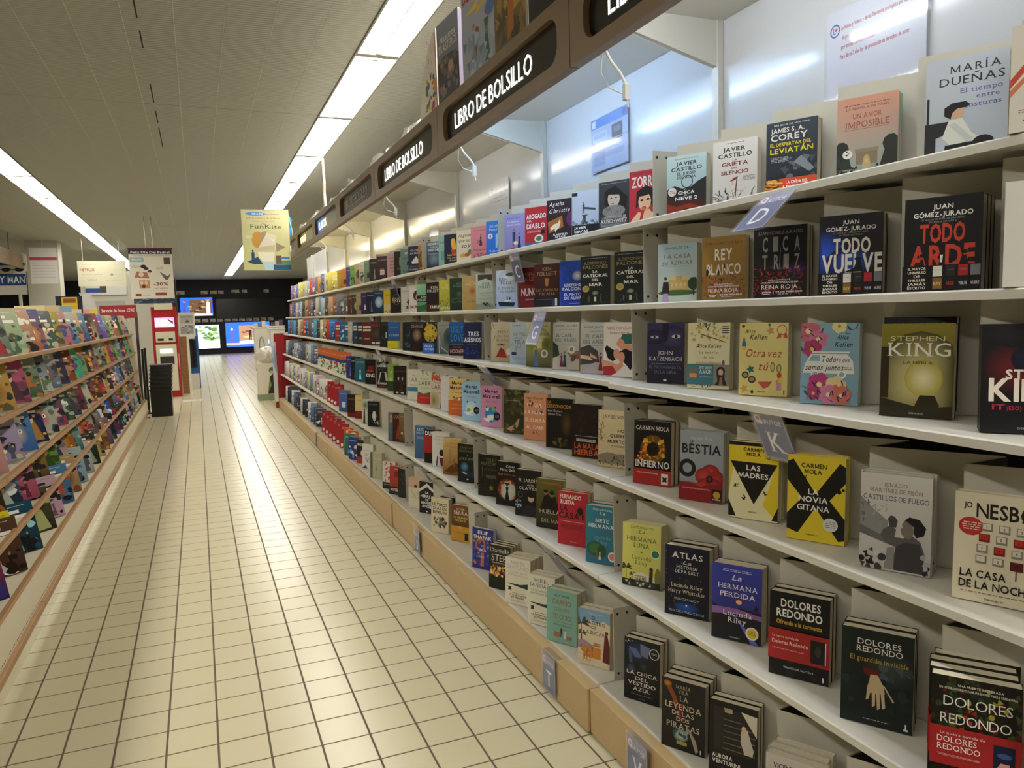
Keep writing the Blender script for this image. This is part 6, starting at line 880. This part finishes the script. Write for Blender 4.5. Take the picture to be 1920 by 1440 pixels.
bpy.data.objects.remove(bpy.data.objects['x'])
for xx in (.25, .35): obj('cord', MB().tube([(xx, 0, .8), (xx, 0, 1.28)], .006), mat('steel_cord', 'b8b8b0', .3, metal=.7), t)
# photo kiosk
t = thing('photo_kiosk', 'red photo printing kiosk with violet lit screen beyond the rack', 'kiosk', (-.755, 15.0, 0))
obj('body', MB().box(0, .42, .03, .5, 0, 1.45).box(0, .03, 0, .03, 0, 1.62).box(.39, .42, 0, .03, 0, 1.62).box(0, .42, .03, .06, 1.45, 1.62), REDK, t, .004)
obj('screen', card('y', .32, .17, 'B d890b0,b870c8;R .02,.05,.26,.95,b08af0;R .3,.2,.9,.8,e8a8b8;P 2a1c24,.6,.9,.9,.3,.95,.6;N .6,.1,.95,.9,10,.04,.1,e0c8c0/4a2c34', None, .004, '111').data, None, t).location = (.05, .0255, 1.26)
bpy.data.objects['y'].data.materials.clear(); bpy.data.objects['y'].data.materials.append(SCREEN); bpy.data.objects.remove(bpy.data.objects['y'])
obj('slot_panel', MB().box(.05, .37, .0, .03, .99, 1.18), CREAM, t, .004)
for a_, b_ in ((.08, .18), (.26, .33)): obj('card_slot', MB().box(a_, b_, -.003, 0, 1.02, 1.06), BLK, t)
obj('printer_panel', MB().box(.04, .38, .0, .03, .12, .95), CREAM, t, .004); obj('print_tray', MB().box(.1, .33, -.006, 0, .6, .74), DARKIN, t)
o = card('lit_sign', .2, .07, 'B f4fcff;T FOTOS,.5,.25,.5,6a8aa0,.7,r', SCREEN, .006, 'fff', t); o.location = (.11, -.008, .80)
o = card('paper_sign', .3, .2, 'B d8ceb4;L .15,.85,.85,6,6a6458;L .2,.8,.6,6,8a8478', INKP, .002, 'd8ceb4', t); o.location = (.06, -.01, 1.57)
obj('stripe', MB().box(.405, .412, -.001, 0, .5, .78), WHITE, t)
# black shopping crates
for i in range(7):
    z0 = 0 if i == 0 else .34+.058*i; h_ = .4 if i == 0 else .06
    t = thing('stacking_crate', 'black plastic crate standing on the floor under the stack' if i == 0 else f'black plastic crate nested in the stack by the rack end, {"topmost" if i == 6 else ordn(i)+" above the floor crate"}', 'crate', (-.70+.004*i, 11.99, z0), 'black crates stacked at the rack end')
    obj('crate_body', MB().box(.012, .29, .012, .36, 0, h_-.012), BLK, t); obj('rim', MB().box(0, .302, 0, .372, h_-.014, h_-.004).box(0, .302, 0, .012, h_-.024, h_-.014), mat('black_rim', '232222', .35), t)
for nm_, yy in (('nearer', 11.9), ('farther', 12.45)):
    t = thing('panel_post', f'black narrow panel post beside the crate stack, {nm_}', 'post', (-.73, yy+.02, 0)); obj('post', MB().box(-.03, 0, 0, .03, .02, .98), BLK, t); obj('foot', MB().box(-.08, .02, -.02, .05, 0, .02), BLK, t)
# easel sign on a white post
t = thing('easel_sign', 'white framed notice on a white post right of the kiosk', 'sign', (-.30, 14.0, 0))
o = card('notice', .22, .34, 'B d0ccbc;R .04,.54,.96,.96,b0aca0;L .08,.9,.9,4,6a6a64;P 5a5a5c,.4,.6,.7,.6,.55,.76;R .04,.04,.96,.46,9a9894;N .1,.06,.9,.44,18,.05,.1,5a5a74/c8c8c4/6a6470', INKP, .004, 'fff', t); o.location = (.02, -.004, 1.13)
obj('frame', MB().box(0, .26, 0, .012, 1.1, 1.13).box(0, .26, 0, .012, 1.47, 1.5).box(0, .02, 0, .012, 1.13, 1.47).box(.24, .26, 0, .012, 1.13, 1.47), WHITE, t)
obj('post', MB().box(.11, .15, .012, .04, .012, 1.1), WHITE, t); obj('foot', MB().box(-.02, .3, -.1, .2, 0, .012), WHITE, t)
t = thing('lattice_panel', 'brown wooden lattice panel behind the white post', 'panel', (-.33, 15.6, 0)); obj('board', MB().box(0, .16, 0, .02, .0, 1.1), WOODR, t)
for i in range(18): obj('slat', MB().box(0, .16, -.006, 0, .05+i*.06, .055+i*.06), mat('slat_brown', '8a6a3c', .6), t)
t = thing('display_stand', 'tall blue display stand with black goods left of the televisions', 'display stand', (-.27, 16.6, 0)); obj('back', MB().box(0, .26, .12, .15, .0, 1.2), mat('blue_panel', '2c62a8', .4), t); obj('base', MB().box(-.02, .24, -.1, .15, 0, .3), WHITE, t)
for i in range(3): obj('black_pack', MB().box(.02+.07*i, .075+.07*i, .06, .12, .42, .98), BLK, t, .01)
obj('white_pack', MB().box(.0, .2, .0, .1, 1.0, 1.1), WHITE, t, .01)
# televisions on the far wall
def tv(n, x0, x1, z0, z1, spec, lab):
    t = thing('television', lab, 'television', (x0, FAR-.12, z0)); w_, h_ = x1-x0, z1-z0
    obj('bezel', MB().box(-.02, w_+.02, .004, .07, -.02, h_+.02), BLK, t, .005)
    c = card('screen', w_, h_, spec, SCREEN if spec != 'B 04060a' else INKG, .003, '000', t); obj('wall_mount', MB().box(w_*.4, w_*.6, .07, .119, h_*.3, h_*.7), BLK, t)
BLUE = 'R 0,.9,1,1,2a5ae0'
tv(1, -.59, .60, 1.56, 2.28, 'B 1a4ad8;R .28,.1,.98,.9,4a3424;N .3,.15,.9,.85,20,.04,.1,2a1c14/8a6a44/1c1410;H .12,.05,.85,3a3470,b88468,2a1c1c;H .86,.0,.9,c8d0e0,c89878,3a2a24,0;R .28,.0,.98,.12,b0a8a8', 'lit television with a portrait at its left, upper left on the far wall')
tv(2, .74, 3.42, 1.44, 2.2, 'B 04060a', 'large switched off black television on the far wall, upper right')
tv(3, -.60, .79, .25, 1.18, 'B c8dcec,a0c4e0;N .45,.3,.95,.95,26,.05,.14,4a6a2c/6a8a3c/34501c;P f0f4f8,.3,.0,1,.0,1,.4,.8,.3,.6,.36,.5,.2;O .1,.7,.3,.4,3a6aa0,88b0d0', 'lit television with a tree against snow, lower left on the far wall')
tv(4, 1.03, 2.74, .26, 1.25, 'B 2456d8;R .3,.26,.98,.86,8a6a50;N .4,.3,.95,.8,16,.04,.1,b8906a/5a3c2c/c8a888;H .14,.12,.68,4a44b0,d8a088,c88a6a;H .55,.28,.5,1c1a1e,b88a6c,2a1c18,0;R .0,.08,.3,.16,d88a6a;R .3,.1,1,.24,e0d4d8', 'lit television with a woman in blue, lower right on the far wall')
for i, (x, z, w_) in enumerate([(-.7, 2.42, .3), (.2, 2.42, .25), (.55, 2.42, .25), (.85, 2.42, .2), (1.35, 2.44, .3), (1.75, 2.44, .2), (2.6, 2.44, .2)]+[(-.1+.28*q, 1.30, .22) for q in range(11)]):
    o = card('price_card', w_, .13, 'B c0bcb0;L .1,.9,.7,2,777;R .1,.1,.5,.4,a04a44', INKP, .004, 'c0bcb0'); o.location = (x, FAR-.006, z)
    tag(o, f'price card on the far wall {"above the upper televisions" if i < 7 else "between the two rows of televisions"}, {ordn(i+1 if i < 7 else i-6)} from the left', 'price card', 'price cards on the far wall')
# appliances, bags and a cardboard stand past the red end panel
for i, (x, y, w_, h_) in enumerate(((1.35, 21.0, .34, 1.12), (1.74, 20.6, .34, 1.14), (1.42, 17.0, .3, 1.12))):
    t = thing('white_appliance', f'white upright appliance with oval grip, {["left one near the televisions", "right one near the televisions", "closest to the red end panel"][i]}', 'appliance', (x, y, 0), 'white appliances past the shelves')
    obj('body', MB().box(0, w_, 0, .5, .04, h_), WHITE, t, .02); obj('foot', MB().box(.02, w_-.02, .02, .48, 0, .04), DARKIN, t)
    pts = [(w_*.5+.06*math.cos(q*PI/6), -.012, h_*.6+.22*math.sin(q*PI/6)) for q in range(13)]; obj('grip', MB().tube(pts, .012, 6), mat('grey_grip', '8c8c88', .4), t)
    obj('top_plate', MB().box(-.01, w_+.01, -.01, .51, h_, h_+.03), WHITE, t, .005)
for i in range(6):
    t = tag(obj('small_box', MB().box(0, .09, 0, .1, 0, .09+.03*(i % 3)), mat(f'box_{i}', ('c8c4b8', '6a7a9a', 'd8d0c8', '3a4a6a', 'b8a894', '5a4a6a')[i], .5), None, .004), f'small {("white", "blue", "cream", "navy", "tan", "purple")[i]} carton on the white appliances', 'carton', 'small cartons on the appliances'); t.location = (1.36+.1*(i % 3) if i < 3 else 1.76+.1*(i-3), 21.1 if i < 3 else 20.7, 1.151 if i < 3 else 1.171)
t = thing('cardboard_stand', 'white cardboard display stand with a dark green figure print by the red panel', 'display stand', (.86, 13.3, 0))
obj('base', MB().box(0, .34, 0, .24, 0, .1), mat('sage_card', '8a9a74', .6), t); obj('box', MB().box(.01, .33, .01, .23, .1, .62), mat('cream_card', 'dcd6c0', .6), t)
o = card('figure_print', .2, .48, 'B dcd6c0;P 2c3a24,.2,.0,.95,.0,.9,.5,.7,.7,.4,.6;E .6,.8,.26,.12,5a6a3a;E .55,.74,.14,.06,c8a888;P 8a9a4a,.3,.1,.5,.3,.4,.5', INKP, .002, 'dcd6c0', t); o.location = (.12, .0065, .11)
bm = bmesh.new(); bmesh.ops.create_icosphere(bm, subdivisions=3, radius=.17)
for v in bm.verts: v.co.z *= .75; v.co += Vector((.03*math.sin(v.co.y*31+v.co.z*17), .03*math.sin(v.co.x*27), .02*math.sin(v.co.x*40+v.co.y*33)))
me = bpy.data.meshes.new('bag_pile'); bm.to_mesh(me); bm.free(); me.materials.append(mat('milky_film', 'dcd8cc', .25, alpha=.75))
o = obj('clear_bag', me); o.location = (1.03, 13.42, .755); tag(o, 'crumpled clear plastic bag on top of the cardboard stand', 'bag')
t = thing('strip_banner', 'narrow white hanging strip along the red end panel edge', 'banner', (1.01, 12.05, 0)); card('sheet', .06, .9, 'B d8d8d0,c8d0d8;N 0,.5,1,1,14,.1,.3,8a9ab8/b8c4d0', INKP, .003, 'ddd', t).location = (0, 0, .1)
# ------------------------------------------------------------------ store fittings behind the rack on the left
t = thing('sign_board', 'white sign board with blue stripe and white capitals beyond the rack', 'sign', (-4.2, 17.0, 1.95)); card('board', 1.25, .78, 'B d4d2c8;R 0,.7,1,.76,2c4a8a;R 0,.22,1,.5,2c4a8a;T PARTY MAN,.68,.28,.16,eef,.6,h;E .75,.6,.06,.05,222;E .92,.6,.06,.05,222;R .6,.59,.98,.61,333', INKP, .02, 'd4d2c8', t); obj('post', MB().box(.05, .1, .02, .06, -1.95, 0).box(1.1, 1.15, .02, .06, -1.95, 0), WHITE, t)
t = thing('hanging_notice', 'white price list notice with a red header line hanging at left', 'notice', (-2.8, 16.6, 2.13)); card('sheet', .44, .66, 'B d4cfcc;R 0,.66,1,.74,a84a54;'+';'.join(f'L .06,.95,{.58-.08*i},1,8a7a7a' for i in range(6))+';G 0,.76,1,1,c4bcbc,ccc6c6', INKP, .004, 'd4cfcc', t); obj('cord', MB().tube([(.22, 0, .66), (.22, 0, .87)], .004), CORD, t)
t = thing('hanging_notice', 'cream board of coloured gift card names hanging left of the banner', 'notice', (-2.06, 16.8, 2.08)); card('sheet', .83, .48, 'B dcd8bc;L .1,.45,.86,1,555;L .5,.95,.86,1,7a9a94;T NETFLIX,.2,.6,.1,b03a30,.3;L .4,.7,.64,1,b8a888;L .75,.95,.64,1,c88a5a;L .06,.5,.46,1,6a6a6a;E .7,.46,.03,.05,6ab08a;L .75,.95,.45,1,8ab0a0;T XBOX,.28,.2,.09,a8b0a0,.2,r;L .55,.9,.23,1,b07a74', INKP, .004, 'dcd8bc', t); obj('cord', MB().tube([(.1, 0, .48), (.1, 0, .92)], .004).tube([(.73, 0, .48), (.73, 0, .92)], .004), CORD, t)
t = thing('store_column', 'pale square column behind the magazine rack at far left', 'column', (-3.0, 17.4, 0)); obj('shaft', MB().box(0, .55, 0, .5, 0, 3.0), WP, t); obj('footing', MB().box(-.03, .58, -.03, .53, 0, .12), GREY, t)
t = thing('partition', 'grey and white partition cabinet behind the magazine rack', 'partition', (-2.3, 19.0, 0)); obj('panel', MB().box(0, 1.7, 0, .3, 0, 2.5), WP, t); obj('lower_board', MB().box(.1, .85, -.02, 0, .2, 1.85), mat('panel_grey', 'a09e98', .6), t); obj('upper_sign', card('u', .8, .5, 'B c4c4bc;R 0,.1,.4,.3,2c4a8a;W .4,.7,.14,.2,8a98b0;T E,.4,.55,.3,7a88a0,.1;R .34,.1,.5,.4,444', INKP, .004, 'c4c4bc').data, None, t).location = (.1, -.03, 1.98); bpy.data.objects.remove(bpy.data.objects['u'])
t = thing('sign_beam', 'brown fascia beam of the next aisle at far left', 'beam', (-3.0, 14.0, 2.3)); obj('beam', MB().box(-.02, .02, -4.5, 3.2, .13, .4), FASC, t); obj('beam_end', MB().box(-.04, .04, 3.2, 3.26, .1, .42), WHITE, t); obj('hanger', MB().tube([(0, -2, .4), (0, -2, .7)], .01).tube([(0, 2, .4), (0, 2, .7)], .01), FASC, t)
t = thing('dark_shelving', 'black shelving unit with glowing green goods behind the banner', 'shelving', (-1.75, 21.0, 0)); obj('carcass', MB().box(0, 1.3, 0, .4, 0, 2.4), NAVY, t); o = card('white_notice', .36, .75, 'B d8dcd4;R .05,.6,.8,.95,8aa0a8;L .1,.9,.4,4,aaa', INKP, .004, 'd8dcd4', t); o.location = (.12, -.01, 1.55)
for i in range(4): obj('green_case', MB().box(.02+.3*i, .27+.3*i, -.05, 0, 1.42, 1.6), mat('green_case', '6ac090', .3), t)
t = thing('rack_sign', 'small black sign with yellow label standing on the rack top', 'sign', (-1.22, 8.3, 1.4605)); obj('board', MB().box(0, .22, 0, .01, 0, .16), BLK, t); o = card('yellow_label', .13, .12, 'B d8b42c;R .1,.55,.9,.9,8a5a1c;L .1,.9,.3,2,4a3a10;L .1,.9,.7,2,4a2c10', INKP, .002, 'd8b42c', t); o.location = (.05, -.003, .03)
m = MB()
for i in range(9): q = i/8; m.v += [(-.06*q*q, 0, .26*q), (-.06*q*q+.12, 0, .26*q-.01*i/8)]
for i in range(8): m.f.append((2*i, 2*i+1, 2*i+3, 2*i+2))
t = thing('acrylic_stand', 'curled clear acrylic leaflet stand on the rack top', 'stand', (-1.2, 10.2, 1.4605)); obj('curled_sheet', m, mat('milky_acrylic', 'd8d8d4', .2, alpha=.7), t); obj('foot', MB().box(0, .12, -.03, .05, 0, .006), CLEAR, t)
for i, c in enumerate(('e0d0a0', 'd8b890', '8aa8b8', 'c8c8b8', 'd8a0a8', 'e0c850')):
    o = tag(obj('picture_book', MB().box(0, .19, 0, .02, 0, .035+.012*(i % 3)), mat(f'pb_{c}', c, .5), None, .002), f'{cname(c)} picture book lying upright along the rack crest, {ordn(i+1)} from the near end', 'book', 'picture books on the rack crest'); o.location = (-1.2, 6.4+.62*i, 1.4605)
print('books', NB, 'comics', NC, 'objects', len(bpy.data.objects))
